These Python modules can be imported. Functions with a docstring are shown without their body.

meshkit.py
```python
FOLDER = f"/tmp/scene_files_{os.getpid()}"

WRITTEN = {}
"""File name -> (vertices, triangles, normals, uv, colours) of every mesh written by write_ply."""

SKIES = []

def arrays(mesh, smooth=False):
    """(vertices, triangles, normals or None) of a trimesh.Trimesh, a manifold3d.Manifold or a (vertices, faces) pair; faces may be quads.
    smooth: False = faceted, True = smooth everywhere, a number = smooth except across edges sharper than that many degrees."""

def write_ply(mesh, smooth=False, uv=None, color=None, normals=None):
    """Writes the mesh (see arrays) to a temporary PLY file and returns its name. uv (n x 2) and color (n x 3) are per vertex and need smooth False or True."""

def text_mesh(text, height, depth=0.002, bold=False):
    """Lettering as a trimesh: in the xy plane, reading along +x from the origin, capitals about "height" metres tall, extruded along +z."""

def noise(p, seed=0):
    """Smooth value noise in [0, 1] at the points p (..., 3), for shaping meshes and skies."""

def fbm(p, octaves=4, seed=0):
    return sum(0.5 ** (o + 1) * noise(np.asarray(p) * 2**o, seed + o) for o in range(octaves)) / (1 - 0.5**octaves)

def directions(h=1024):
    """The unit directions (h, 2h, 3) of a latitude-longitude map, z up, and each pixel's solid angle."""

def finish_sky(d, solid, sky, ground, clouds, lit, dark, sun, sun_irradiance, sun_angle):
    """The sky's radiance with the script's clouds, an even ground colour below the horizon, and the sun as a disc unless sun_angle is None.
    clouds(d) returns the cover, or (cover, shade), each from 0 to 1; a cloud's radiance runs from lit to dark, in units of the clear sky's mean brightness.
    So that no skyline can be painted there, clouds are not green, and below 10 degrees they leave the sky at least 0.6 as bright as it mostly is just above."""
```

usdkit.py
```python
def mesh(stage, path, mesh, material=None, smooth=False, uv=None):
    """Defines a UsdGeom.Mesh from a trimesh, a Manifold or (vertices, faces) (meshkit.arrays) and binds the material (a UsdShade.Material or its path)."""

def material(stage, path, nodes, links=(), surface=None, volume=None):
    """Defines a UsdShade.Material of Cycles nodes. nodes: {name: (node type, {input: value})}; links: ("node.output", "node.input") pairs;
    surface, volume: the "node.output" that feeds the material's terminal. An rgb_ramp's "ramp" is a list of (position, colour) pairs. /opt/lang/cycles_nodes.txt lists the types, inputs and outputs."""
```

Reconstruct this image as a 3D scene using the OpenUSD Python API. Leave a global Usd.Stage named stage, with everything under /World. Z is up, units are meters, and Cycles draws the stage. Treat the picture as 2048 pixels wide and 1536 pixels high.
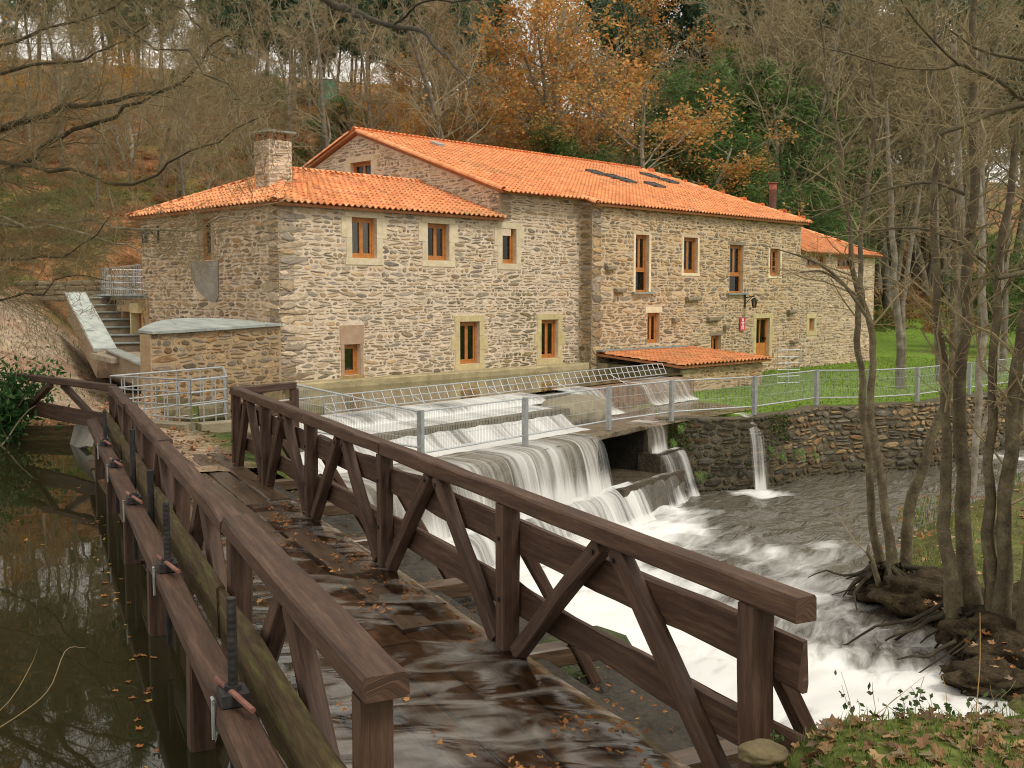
import math
import numpy as np, trimesh, usdkit, meshkit
from shapely.geometry import Polygon, Point, box as sbox
from shapely.prepared import prep
from pxr import Usd, UsdGeom, UsdLux, UsdShade, Sdf, Gf, Vt

stage = Usd.Stage.CreateInMemory()
UsdGeom.SetStageUpAxis(stage, UsdGeom.Tokens.z)
UsdGeom.SetStageMetersPerUnit(stage, 1.0)
world = UsdGeom.Xform.Define(stage, '/World')
stage.SetDefaultPrim(world.GetPrim())
UsdGeom.Scope.Define(stage, '/World/Looks')

# ---------------------------------------------------------------- camera, sky, sun, exposure
CZ, FPX, PITCH = 2.43, 2100.0, math.radians(4.85)
cam = UsdGeom.Camera.Define(stage, '/World/camera')
cam.AddTranslateOp().Set((0, 0, CZ))
cam.AddRotateXOp().Set(90 - math.degrees(PITCH))
cam.CreateHorizontalApertureAttr(36.0)
cam.CreateVerticalApertureAttr(27.0)
cam.CreateFocalLengthAttr(36.0 * FPX / 2048)
cam.CreateClippingRangeAttr(Gf.Vec2f(0.05, 2000))
cam.CreateExposureAttr(0.52)

SUN_EL, SUN_AZ = math.radians(52), math.radians(135)      # azimuth = atan2(x, y) of the direction to the sun
dome = UsdLux.DomeLight.Define(stage, '/World/sky')
sky_m = usdkit.material(stage, '/World/Looks/sky_material', {
    'sky': ('sky_texture', {'sky_type': 'single_scattering', 'sun_disc': False, 'sun_elevation': SUN_EL, 'sun_rotation': SUN_AZ, 'aerosol_density': 2.0}),
    'co': ('texture_coordinate', {}),
    'n': ('noise_texture', {'scale': 2.2, 'detail': 5.0, 'roughness': 0.55}),
    'r': ('rgb_ramp', {'ramp': [(0.25, (3.8, 3.65, 3.3)), (0.55, (5.7, 5.3, 4.6)), (0.8, (6.9, 6.4, 5.5))]}),
    'm': ('mix', {'fac': 0.9}),
    'bg': ('background_shader', {'strength': 0.14})},
    [('co.generated', 'n.vector'), ('n.fac', 'r.fac'), ('sky.color', 'm.color1'), ('r.color', 'm.color2'), ('m.color', 'bg.color')], surface='bg.background')
UsdShade.MaterialBindingAPI.Apply(dome.GetPrim()).Bind(sky_m)
dome.GetPrim().SetCustomDataByKey('kind', 'structure')
sun = UsdLux.DistantLight.Define(stage, '/World/sun')
sun.CreateIntensityAttr(0.40)
sun.CreateAngleAttr(16.0)
sun.CreateColorAttr(Gf.Vec3f(1.0, 0.93, 0.82))
sun.GetPrim().CreateAttribute('inputs:normalize', Sdf.ValueTypeNames.Bool).Set(True)
_sd = np.array([math.sin(SUN_AZ) * math.cos(SUN_EL), math.cos(SUN_AZ) * math.cos(SUN_EL), math.sin(SUN_EL)])
sun.AddRotateZOp().Set(math.degrees(math.atan2(_sd[1], _sd[0])) + 90)
sun.AddRotateXOp().Set(90 - math.degrees(SUN_EL))

# ---------------------------------------------------------------- helpers
rng = np.random.default_rng(7)
names = {}


def path_of(parent, name):
    base = '/World' if parent is None else (parent if isinstance(parent, str) else str(parent.GetPath()))
    k = names.get((base, name), -1) + 1
    names[(base, name)] = k
    return base + '/' + (name if k == 0 else '%s_%03d' % (name, k))


def tag(p, label=None, category=None, group=None, kind=None):
    p = p.GetPrim() if hasattr(p, 'GetPrim') else p
    for k, v in (('label', label), ('category', category), ('group', group), ('kind', kind)):
        if v:
            p.SetCustomDataByKey(k, v)
    return p


def cat(parts):
    """Joins (v, f[, uv[, tone]]) pieces."""
    vs, fs, us, ts, o = [], [], [], [], 0
    for p in parts:
        v, f = np.asarray(p[0], float), np.asarray(p[1], int)
        vs.append(v); fs.append(f + o); o += len(v)
        us.append(p[2] if len(p) > 2 and p[2] is not None else np.zeros((len(v), 2)))
        t = p[3] if len(p) > 3 and p[3] is not None else (1, 1, 1)
        ts.append(np.broadcast_to(np.asarray(t, float), (len(v), 3)))
    return np.vstack(vs), np.vstack(fs), np.vstack(us), np.vstack(ts)


def emit(parent, name, m, mat, smooth=False, tone=None, label=None, category=None, group=None, kind=None, extra=None):
    if isinstance(m, list):
        m = cat(m)
    if hasattr(m, 'vertices'):
        m = (np.array(m.vertices), np.array(m.faces))
    v, f = np.asarray(m[0], float), np.asarray(m[1], int)
    uv = m[2] if len(m) > 2 else None
    if len(np.unique(f)) != len(v):                      # drop points that no face uses
        u, inv = np.unique(f, return_inverse=True)
        m = (v[u], inv.reshape(f.shape), None if uv is None else np.asarray(uv)[u], None if len(m) < 4 or m[3] is None else np.asarray(m[3])[u])
        extra = {k: np.asarray(a)[u] for k, a in (extra or {}).items()}
        v, f, uv = m[:3]
    t = tone if tone is not None else (m[3] if len(m) > 3 and m[3] is not None else (1, 1, 1))
    p = path_of(parent, name)
    me = usdkit.mesh(stage, p, (v, f), LOOK[mat], smooth=smooth, uv=uv)
    t = np.asarray(t, float)
    api = UsdGeom.PrimvarsAPI(me)
    n = len(me.GetPointsAttr().Get())
    api.CreatePrimvar('tone', Sdf.ValueTypeNames.Color3fArray, 'vertex').Set(Vt.Vec3fArray.FromNumpy(np.ascontiguousarray(np.broadcast_to(t, (n, 3)), np.float32)))
    for k, a in (extra or {}).items():
        api.CreatePrimvar(k, Sdf.ValueTypeNames.FloatArray, 'vertex').Set(Vt.FloatArray.FromNumpy(np.asarray(a, np.float32)))
    return tag(me, label, category, group, kind)


def thing(name, label, category, loc=(0, 0, 0), rotz=0.0, group=None, scale=None, kind=None):
    x = UsdGeom.Xform.Define(stage, path_of(None, name))
    x.AddTranslateOp().Set(Gf.Vec3d(*map(float, loc)))
    x.AddRotateZOp().Set(float(rotz))
    s = (1, 1, 1) if scale is None else ((scale,) * 3 if np.ndim(scale) == 0 else scale)
    x.AddScaleOp().Set(Gf.Vec3f(*map(float, s)))
    return tag(x, label, category, group, kind)


def copy_of(src, loc, rotz, scale, label, category, group):
    x = thing(src.GetName().rstrip('0123456789').rstrip('_'), label, category, loc, rotz, group, scale)
    x.GetReferences().AddInternalReference(src.GetPath())
    x.SetInstanceable(True)
    return x


def ray(x, y):
    c = np.array([(x - 1024) / FPX, 1.0, -(y - 768) / FPX])
    cp, sp = math.cos(PITCH), math.sin(PITCH)
    return np.array([c[0], cp * c[1] + sp * c[2], -sp * c[1] + cp * c[2]])


CAM = np.array([0, 0, CZ])


def atz(x, y, z):
    r = ray(x, y)
    return CAM + r * (z - CZ) / r[2]


def aty(x, y, Y):
    r = ray(x, y)
    return CAM + r * Y / r[1]


def proj(p):
    p = np.asarray(p, float) - CAM
    cp, sp = math.cos(PITCH), math.sin(PITCH)
    f = p[..., 1] * cp - p[..., 2] * sp
    u = p[..., 1] * sp + p[..., 2] * cp
    return 1024 + FPX * p[..., 0] / f, 768 - FPX * u / f, f


def sstep(a, b, x):
    t = np.clip((x - a) / (b - a), 0, 1)
    return t * t * (3 - 2 * t)


def fbm(p, s=1.0, o=4, seed=0):
    return meshkit.fbm(np.asarray(p, float) * s, o, seed)


def unit(v):
    v = np.asarray(v, float)
    return v / (np.linalg.norm(v) + 1e-12)


def beam(p0, p1, w, h, up=(0, 0, 1), wob=0.006, ch=0.012, seg=0.22, seed=0, tone=1.0, jt=0.1):
    """A sawn timber: chamfered, a little wavy along its length, uv = metres along and round it."""
    p0, p1 = np.asarray(p0, float), np.asarray(p1, float)
    d = p1 - p0; L = np.linalg.norm(d); d /= L
    r = unit(np.cross(d, up)); u = np.cross(r, d)
    n = max(2, int(L / seg) + 1)
    a, b = w / 2, h / 2
    sec = np.array([(-a + ch, -b), (a - ch, -b), (a, -b + ch), (a, b - ch), (a - ch, b), (-a + ch, b), (-a, b - ch), (-a, -b + ch)])
    sec = np.vstack([sec, sec[:1]])
    per = np.concatenate([[0], np.cumsum(np.linalg.norm(np.diff(sec, axis=0), axis=1))])
    s = np.linspace(0, L, n)
    R = np.random.default_rng(seed + 11)
    off = R.uniform(0, 50)
    V = np.zeros((n, 9, 3)); UV = np.zeros((n, 9, 2))
    for k in range(9):
        e = sec[k]
        q = np.stack([s * 1.7, np.full(n, off + (k % 8) * 0.8), np.full(n, off)], 1)
        g = (meshkit.noise(q, seed) - 0.5) * 2 * wob
        g2 = (meshkit.noise(q + 31, seed) - 0.5) * 2 * wob
        V[:, k] = p0 + s[:, None] * d + (e[0] + g * np.sign(e[0]))[:, None] * r + (e[1] + g2 * np.sign(e[1]))[:, None] * u
        UV[:, k, 0] = s + off; UV[:, k, 1] = per[k] + off
    i, j = np.meshgrid(np.arange(n - 1), np.arange(8), indexing='ij')
    q = np.stack([i * 9 + j, i * 9 + j + 1, (i + 1) * 9 + j + 1, (i + 1) * 9 + j], -1).reshape(-1, 4)
    f = np.vstack([q[:, [0, 1, 2]], q[:, [0, 2, 3]]])
    f = np.vstack([f] + [[[0, k + 1, k] for k in range(1, 7)], [[(n - 1) * 9, (n - 1) * 9 + k, (n - 1) * 9 + k + 1] for k in range(1, 7)]])
    t = tone * R.uniform(1 - jt, 1 + jt)
    return V.reshape(-1, 3), f, UV.reshape(-1, 2), np.full((n * 9, 3), t)


def bx(c, s, ax=None, tone=1.0):
    """A box, centre c, size s, axes ax (rows)."""
    k = np.array([[x, y, z] for x in (-.5, .5) for y in (-.5, .5) for z in (-.5, .5)]) * np.asarray(s, float)
    ax = np.eye(3) if ax is None else np.asarray(ax, float)
    f = np.array([[0, 1, 3], [0, 3, 2], [4, 6, 7], [4, 7, 5], [0, 4, 5], [0, 5, 1], [2, 3, 7], [2, 7, 6], [0, 2, 6], [0, 6, 4], [1, 5, 7], [1, 7, 3]])
    if np.linalg.det(ax) < 0:
        f = f[:, ::-1]
    return k @ ax + np.asarray(c, float), f, None, np.full((8, 3), tone)


def tube(pts, rad, sides=5, tone=1.0):
    p = np.asarray(pts, float)
    rad = np.broadcast_to(rad, (len(p),))
    t = np.gradient(p, axis=0); t /= np.linalg.norm(t, axis=1, keepdims=True) + 1e-12
    ref = np.array([0.31, 0.17, 0.93]) if abs(t[0, 2]) < 0.85 else np.array([1.0, 0.2, 0])
    a = np.cross(t, ref); a /= np.linalg.norm(a, axis=1, keepdims=True) + 1e-12
    b = np.cross(t, a)
    ang = np.arange(sides) * 2 * np.pi / sides
    v = p[:, None] + rad[:, None, None] * (np.cos(ang)[None, :, None] * a[:, None] + np.sin(ang)[None, :, None] * b[:, None])
    n = len(p)
    i, j = np.meshgrid(np.arange(n - 1), np.arange(sides), indexing='ij')
    j2 = (j + 1) % sides
    q = np.stack([i * sides + j, (i + 1) * sides + j, (i + 1) * sides + j2, i * sides + j2], -1).reshape(-1, 4)
    f = np.vstack([q[:, [0, 1, 2]], q[:, [0, 2, 3]]])
    if sides > 3:
        f = np.vstack([f, [[(n - 1) * sides, (n - 1) * sides + k + 1, (n - 1) * sides + k] for k in range(1, sides - 1)]])
    s = np.concatenate([[0], np.cumsum(np.linalg.norm(np.diff(p, axis=0), axis=1))])
    uv = np.stack([np.repeat(s, sides), np.tile(np.arange(sides) / sides, n)], 1)
    tn = np.asarray(tone, float)
    tn = np.broadcast_to(tn, (3,)) if tn.ndim < 2 else np.repeat(tn, sides, 0)
    return v.reshape(-1, 3), f, uv, np.broadcast_to(tn, (n * sides, 3))


def bar(p0, p1, r, sides=6, tone=1.0):
    return tube(np.array([p0, p1], float), r, sides, tone)


# ---------------------------------------------------------------- materials
LOOK = {}


def look(name, cols, scale=4.0, rough=0.8, bump=0.3, bscale=None, bdist=0.02, stretch=None, coord='pos', detail=6.0, spec=0.3, tone=True, trans=0.0, fine=None, metallic=0.0, coat=0.0):
    """A procedural surface: noise through a colour ramp, times the mesh's own tone, with a relief of noise."""
    n = {'geo': ('geometry', {}), 'uv': ('uvmap', {'attribute': 'st'}),
         'map': ('mapping', {'scale': stretch or (1, 1, 1)}),
         'n': ('noise_texture', {'scale': scale, 'detail': detail, 'roughness': 0.6}),
         'r': ('rgb_ramp', {'ramp': [(0.28 + 0.44 * i / max(1, len(cols) - 1), c) for i, c in enumerate(cols)]}),
         'p': ('principled_bsdf', {'roughness': rough, 'specular_ior_level': spec, 'metallic': metallic, 'coat_weight': coat})}
    l = [('uv.UV' if coord == 'uv' else 'geo.position', 'map.vector'), ('map.vector', 'n.vector'), ('n.fac', 'r.fac')]
    out = 'r.color'
    if fine:
        n['n2'] = ('noise_texture', {'scale': fine[0], 'detail': 3.0}); n['mr'] = ('map_range', {'from_min': 0.3, 'from_max': 0.7, 'to_min': fine[1], 'to_max': fine[2]})
        n['m2'] = ('mix', {'mix_type': 'multiply', 'fac': 1.0})
        l += [('map.vector', 'n2.vector'), ('n2.fac', 'mr.value'), (out, 'm2.color1'), ('mr.result', 'm2.color2')]
        out = 'm2.color'
    if tone:
        n['a'] = ('attribute', {'attribute': 'tone'}); n['m'] = ('mix', {'mix_type': 'multiply', 'fac': 1.0})
        l += [(out, 'm.color1'), ('a.color', 'm.color2')]; out = 'm.color'
    l.append((out, 'p.base_color'))
    if bump:
        n['bn'] = ('noise_texture', {'scale': bscale or scale * 3, 'detail': 5.0}); n['b'] = ('bump', {'strength': bump, 'distance': bdist})
        l += [('map.vector', 'bn.vector'), ('bn.fac', 'b.height'), ('b.normal', 'p.normal')]
    surf = 'p.BSDF'
    if trans:
        n['t'] = ('translucent_bsdf', {}); n['mx'] = ('mix_closure', {'fac': trans})
        l += [(out, 't.color'), ('p.BSDF', 'mx.closure1'), ('t.BSDF', 'mx.closure2')]; surf = 'mx.closure'
    LOOK[name] = usdkit.material(stage, '/World/Looks/' + name, n, l, surface=surf)


look('wood', [(.028, .014, .009), (.062, .033, .021), (.108, .064, .040)], scale=1.4, stretch=(1.2, 16, 1), coord='uv', rough=.62, bump=.35, bscale=2.2, bdist=.012, spec=.35, fine=(9.0, .72, 1.2))
look('mossy_wood', [(.045, .026, .016), (.085, .058, .025), (.12, .115, .035)], scale=1.6, stretch=(1.0, 9, 1), coord='uv', rough=.8, bump=.35, bscale=2.5, bdist=.012, fine=(7.0, .6, 1.25))
look('plank_wet', [(.032, .020, .012), (.072, .045, .026), (.115, .078, .048)], scale=1.3, stretch=(1.2, 12, 1), coord='uv', rough=.32, bump=.35, bscale=2.0, bdist=.012, spec=.5, fine=(6.0, .7, 1.2))
look('mortar', [(.50, .405, .30), (.62, .51, .385), (.70, .585, .45)], scale=2.2, rough=.92, bump=.5, bscale=14, bdist=.03, fine=(18.0, .8, 1.12))
look('stone', [(.72, .70, .66), (1.0, 1.0, 1.0), (1.28, 1.24, 1.16)], scale=7.0, rough=.85, bump=.5, bscale=22, bdist=.02, fine=(40.0, .85, 1.12))
look('wet_stone', [(.5, .5, .48), (.9, .9, .88), (1.3, 1.25, 1.15)], scale=3.5, rough=.55, bump=.8, bscale=9, bdist=.06, spec=.28, fine=(24.0, .75, 1.15))
look('granite', [(.50, .42, .28), (.60, .52, .37), (.68, .60, .45)], scale=5.0, rough=.85, bump=.25, bscale=40, bdist=.01, fine=(60.0, .88, 1.08))
look('slate', [(.20, .22, .21), (.29, .32, .30), (.38, .41, .38)], scale=2.5, rough=.55, bump=.3, bscale=12, bdist=.02, spec=.45)
look('concrete', [(.22, .21, .18), (.31, .29, .25), (.40, .37, .31)], scale=2.0, rough=.8, bump=.3, bscale=18, bdist=.015, fine=(20.0, .85, 1.1))
look('roof_tile', [(.70, .265, .105), (.78, .33, .145), (.84, .41, .21)], scale=2.0, rough=.75, bump=.2, bscale=30, bdist=.01, fine=(12.0, .86, 1.1))
look('window_wood', [(.30, .105, .022), (.40, .155, .035), (.47, .20, .055)], scale=6.0, rough=.45, bump=.1, spec=.4)
look('door_wood', [(.36, .12, .018), (.46, .17, .03), (.52, .21, .04)], scale=5.0, rough=.45, bump=.1, spec=.4)
look('zinc', [(.33, .35, .36), (.42, .44, .45), (.50, .52, .52)], scale=8.0, rough=.42, bump=.05, metallic=.55)
look('iron', [(.018, .018, .02), (.035, .033, .033), (.06, .052, .05)], scale=12.0, rough=.5, bump=.15, metallic=.4)
look('rust', [(.14, .06, .045), (.20, .09, .07), (.27, .14, .11)], scale=12.0, rough=.6, bump=.15)
look('bark', [(.12, .098, .068), (.22, .19, .14), (.36, .335, .28)], scale=3.0, rough=.9, bump=.6, bscale=18, bdist=.02, fine=(30.0, .75, 1.2))
look('dark_bark', [(.030, .022, .014), (.062, .048, .028), (.10, .088, .048)], scale=4.0, rough=.85, bump=.6, bscale=18, bdist=.02, fine=(30.0, .7, 1.25))
look('twig', [(.24, .195, .115), (.315, .265, .165), (.40, .35, .25)], scale=2.0, rough=.9, bump=0)
look('leaf', [(.8, .8, .8), (1.0, 1.0, 1.0), (1.2, 1.2, 1.2)], scale=1.5, rough=.6, bump=0, trans=.35, spec=.25)
look('litter_leaf', [(.8, .78, .75), (1.0, 1.0, 1.0), (1.15, 1.15, 1.1)], scale=9.0, rough=.6, bump=.2, bscale=50, bdist=.004, trans=.12, spec=.3)
look('ground', [(.55, .53, .5), (.95, .95, .95), (1.45, 1.42, 1.35)], scale=3.2, rough=.95, bump=.8, bscale=7, bdist=.06, fine=(22.0, .6, 1.4), spec=.15)
look('sign_red', [(.50, .05, .07), (.56, .07, .09)], rough=.4, bump=0)
look('sign_white', [(.75, .7, .68), (.8, .76, .74)], rough=.4, bump=0)
look('green_paint', [(.05, .16, .10), (.07, .21, .13)], scale=3, rough=.5, bump=.1)
look('dark_room', [(.02, .018, .015), (.04, .035, .03)], rough=.9, bump=0)
LOOK['glass'] = usdkit.material(stage, '/World/Looks/glass', {
    'f': ('fresnel', {'IOR': 1.6}), 't': ('transparent_bsdf', {'color': (.55, .53, .48)}), 'g': ('glossy_bsdf', {'roughness': .04, 'color': (.9, .9, .9)}), 'm': ('mix_closure', {})},
    [('f.fac', 'm.fac'), ('t.BSDF', 'm.closure1'), ('g.BSDF', 'm.closure2')], surface='m.closure')
# the fine upright wires of the welded fence panels, too many and thin to build one by one at this distance, stay geometry (see fence)
LOOK['pond'] = usdkit.material(stage, '/World/Looks/pond', {
    'geo': ('geometry', {}), 'n': ('noise_texture', {'scale': 1.1, 'detail': 2.0}), 'b': ('bump', {'strength': .045, 'distance': .05}),
    'p': ('principled_bsdf', {'base_color': (.010, .009, .004), 'roughness': .015, 'ior': 1.38, 'specular_ior_level': .5})},
    [('geo.position', 'n.vector'), ('n.fac', 'b.height'), ('b.normal', 'p.normal')], surface='p.BSDF')
LOOK['canal'] = usdkit.material(stage, '/World/Looks/canal', {
    'geo': ('geometry', {}), 'n': ('noise_texture', {'scale': 2.5, 'detail': 3.0}), 'b': ('bump', {'strength': .2, 'distance': .06}),
    'p': ('principled_bsdf', {'base_color': (.045, .04, .018), 'roughness': .1})},
    [('geo.position', 'n.vector'), ('n.fac', 'b.height'), ('b.normal', 'p.normal')], surface='p.BSDF')
LOOK['river'] = usdkit.material(stage, '/World/Looks/river', {
    'uv': ('uvmap', {'attribute': 'st'}), 'foam': ('attribute', {'attribute': 'foam'}),
    'mp': ('mapping', {'scale': (1.5, 4.2, 1)}), 'n': ('noise_texture', {'scale': .62, 'detail': 5.0, 'roughness': .55, 'distortion': .55}),
    'mpb': ('mapping', {'scale': (1.6, 3.6, 1)}), 'nb': ('noise_texture', {'scale': .55, 'detail': 4.0, 'roughness': .55, 'distortion': .5}),
    'ad': ('math', {'math_type': 'multiply_add', 'value2': .95, 'value3': -.5}), 'ad2': ('math', {'math_type': 'add'}),
    'mr': ('map_range', {'range_type': 'smoothstep', 'from_min': .34, 'from_max': 1.02, 'to_min': 0.0, 'to_max': 1.0}),
    'b': ('bump', {'strength': .9, 'distance': .42}),
    'w': ('principled_bsdf', {'base_color': (.085, .076, .058), 'roughness': .15, 'specular_ior_level': .6}),
    'fo': ('principled_bsdf', {'base_color': (.77, .775, .76), 'roughness': .7, 'specular_ior_level': .1}),
    'm': ('mix_closure', {})},
    [('uv.UV', 'mp.vector'), ('mp.vector', 'n.vector'), ('uv.UV', 'mpb.vector'), ('mpb.vector', 'nb.vector'), ('n.fac', 'ad.value1'), ('ad.value', 'ad2.value1'), ('foam.fac', 'ad2.value2'),
     ('ad2.value', 'mr.value'), ('nb.fac', 'b.height'), ('b.normal', 'w.normal'), ('mr.result', 'm.fac'), ('w.BSDF', 'm.closure1'), ('fo.BSDF', 'm.closure2')], surface='m.closure')


def fall_look(name, dens, sx=9.0):
    LOOK[name] = usdkit.material(stage, '/World/Looks/' + name, {
        'uv': ('uvmap', {'attribute': 'st'}), 'a': ('attribute', {'attribute': 'thick'}),
        'mp': ('mapping', {'scale': (sx, .32, 1)}), 'n': ('noise_texture', {'scale': 1.0, 'detail': 4.0, 'roughness': .6, 'distortion': .25}),
        'mp2': ('mapping', {'scale': (1.3, .25, 1)}), 'n2': ('noise_texture', {'scale': 1.0, 'detail': 2.0}),
        's': ('math', {'math_type': 'multiply_add', 'value2': .75, 'value3': 0.0}), 's2': ('math', {'math_type': 'add'}), 's3': ('math', {'math_type': 'multiply_add', 'value2': .55}),
        'mr': ('map_range', {'range_type': 'smoothstep', 'from_min': 1.18 - dens, 'from_max': 1.72 - dens, 'to_min': .04, 'to_max': .97}),
        'bm': ('bump', {'strength': .35, 'distance': .05}),
        't': ('transparent_bsdf', {}), 'p': ('principled_bsdf', {'base_color': (.80, .805, .785), 'roughness': .55, 'specular_ior_level': .25}),
        'tr': ('translucent_bsdf', {'color': (.8, .8, .78)}), 'pm': ('mix_closure', {'fac': .25}), 'm': ('mix_closure', {})},
        [('uv.UV', 'mp.vector'), ('mp.vector', 'n.vector'), ('uv.UV', 'mp2.vector'), ('mp2.vector', 'n2.vector'),
         ('n.fac', 's.value1'), ('n2.fac', 's3.value1'), ('s.value', 's3.value3'), ('s3.value', 's2.value1'), ('a.fac', 's2.value2'), ('s2.value', 'mr.value'),
         ('n.fac', 'bm.height'), ('bm.normal', 'p.normal'),
         ('p.BSDF', 'pm.closure1'), ('tr.BSDF', 'pm.closure2'), ('mr.result', 'm.fac'), ('t.BSDF', 'm.closure1'), ('pm.closure', 'm.closure2')], surface='m.closure')


fall_look('fall_thick', .72)
fall_look('fall_thin', .5, 12.0)
LOOK['deck_water'] = usdkit.material(stage, '/World/Looks/deck_water', {
    'geo': ('geometry', {}), 'mp': ('mapping', {'rotation': (0, 0, .45), 'scale': (.75, 1.7, 1)}),
    'n': ('noise_texture', {'scale': 1.9, 'detail': 3.5, 'roughness': .5, 'distortion': 1.0}), 'b': ('bump', {'strength': .22, 'distance': .05}),
    'f': ('fresnel', {'IOR': 1.5}), 't': ('transparent_bsdf', {'color': (.86, .74, .60)}), 'g': ('glossy_bsdf', {'roughness': .13, 'color': (.92, .92, .92)}), 'm': ('mix_closure', {}),
    'mr': ('map_range', {'range_type': 'smoothstep', 'from_min': .46, 'from_max': .74, 'to_min': .0, 'to_max': .24}),
    'd': ('diffuse_bsdf', {'color': (.44, .42, .38)}), 'm2': ('mix_closure', {})},
    [('geo.position', 'mp.vector'), ('mp.vector', 'n.vector'), ('n.fac', 'b.height'), ('b.normal', 'g.normal'), ('f.fac', 'm.fac'), ('t.BSDF', 'm.closure1'), ('g.BSDF', 'm.closure2'),
     ('n.fac', 'mr.value'), ('mr.result', 'm2.fac'), ('m.closure', 'm2.closure1'), ('d.BSDF', 'm2.closure2')], surface='m2.closure')

# ---------------------------------------------------------------- plan of the place
HC = np.array([-7.07, 32.0, 0.0])                      # the mill's near corner (u = 0, v = 0)
UA = np.array([0.7031, 0.7111, 0.0])                   # along the river front
VA = np.array([-0.7111, 0.7031, 0.0])                  # into the building
ZA = np.array([0, 0, 1.0])


def H3(u, v, z):
    return HC + UA * u + VA * v + ZA * z


WO, WT, WN = np.array([-1.93, 21.65, 0.0]), np.array([0.627, 0.779, 0.0]), np.array([0.779, -0.627, 0.0])   # the weir


def W3(t, n, z):
    return WO + WT * t + WN * n + ZA * z


RR0, RRd = np.array([1.218, 4.549, 0.0]), np.array([-0.4460, 0.8950, 0.0])      # right rail of the footbridge
LR0, LRd = np.array([-0.446, 3.521, 0.0]), np.array([-0.4155, 0.9096, 0.0])     # left rail
RRo, LRo = np.array([0.8950, 0.4460, 0.0]), np.array([-0.9096, -0.4155, 0.0])   # outwards
RIVER_Z, POND_Z, CANAL_Z = -3.3, 0.0, -0.47

river_poly = Polygon([tuple((RR0 + RRd * s + RRo * .55)[:2]) for s in (-3.5, 0, 6, 11)] + [(-4.0, 18.5), tuple(W3(-3, .2, 0)[:2]), tuple(W3(10.4, -.8, 0)[:2]), (7.3, 31.05), (9.85, 33.7), (13.5, 34.9), (19.6, 40.5), (34, 52), (60, 70), (66, 64), (40, 46), (24, 36), (13.2, 29.2), (9.2, 25), (7.4, 21.5), (6.9, 19.5), (7.0, 17), (6.7, 14), (5.5, 9.5), (4.5, 5.5), (3.6, 2.0)])
pond_poly = Polygon([tuple((LR0 + LRd * s + LRo * .1)[:2]) for s in (-8, -2, 6, 13.2)] + [(-7.6, 18.6), (-10.5, 18.2), (-14, 20), (-30, 26), (-60, 30), (-60, -30), (-3, -30)])
canal_poly = Polygon([tuple(H3(u, v, 0)[:2]) for u, v in ((0, .3), (13.6, .3), (13.6, -.4), (14.3, -.4), (14.3, -4.0))] + [tuple(W3(14.8, -4.6, 0)[:2]), tuple(W3(9.6, -3.5, 0)[:2]), tuple(W3(-1.5, -3.5, 0)[:2]), (-6.6, 24.2)])


def inside(poly, X, Y):
    import shapely
    return shapely.contains_xy(poly, X.ravel(), Y.ravel()).reshape(X.shape)


def dist_to(poly, X, Y):
    import shapely
    return shapely.distance(poly, shapely.points(X.ravel(), Y.ravel())).reshape(X.shape)


def hill(X, Y):
    d = (X + 20) * -0.62 + (Y - 45) * 0.785
    d = np.where(X < -19, d - (-(X + 19)) * 0.33, d)
    z0 = 2.5 + (-1.15 - 2.5) * sstep(-12, 14, X)
    dd = np.maximum(d, 0)
    return z0, d, 0.43 * dd * (1 - 0.0026 * np.minimum(dd, 75)) - 0.1 * np.maximum(dd - 75, 0)


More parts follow.
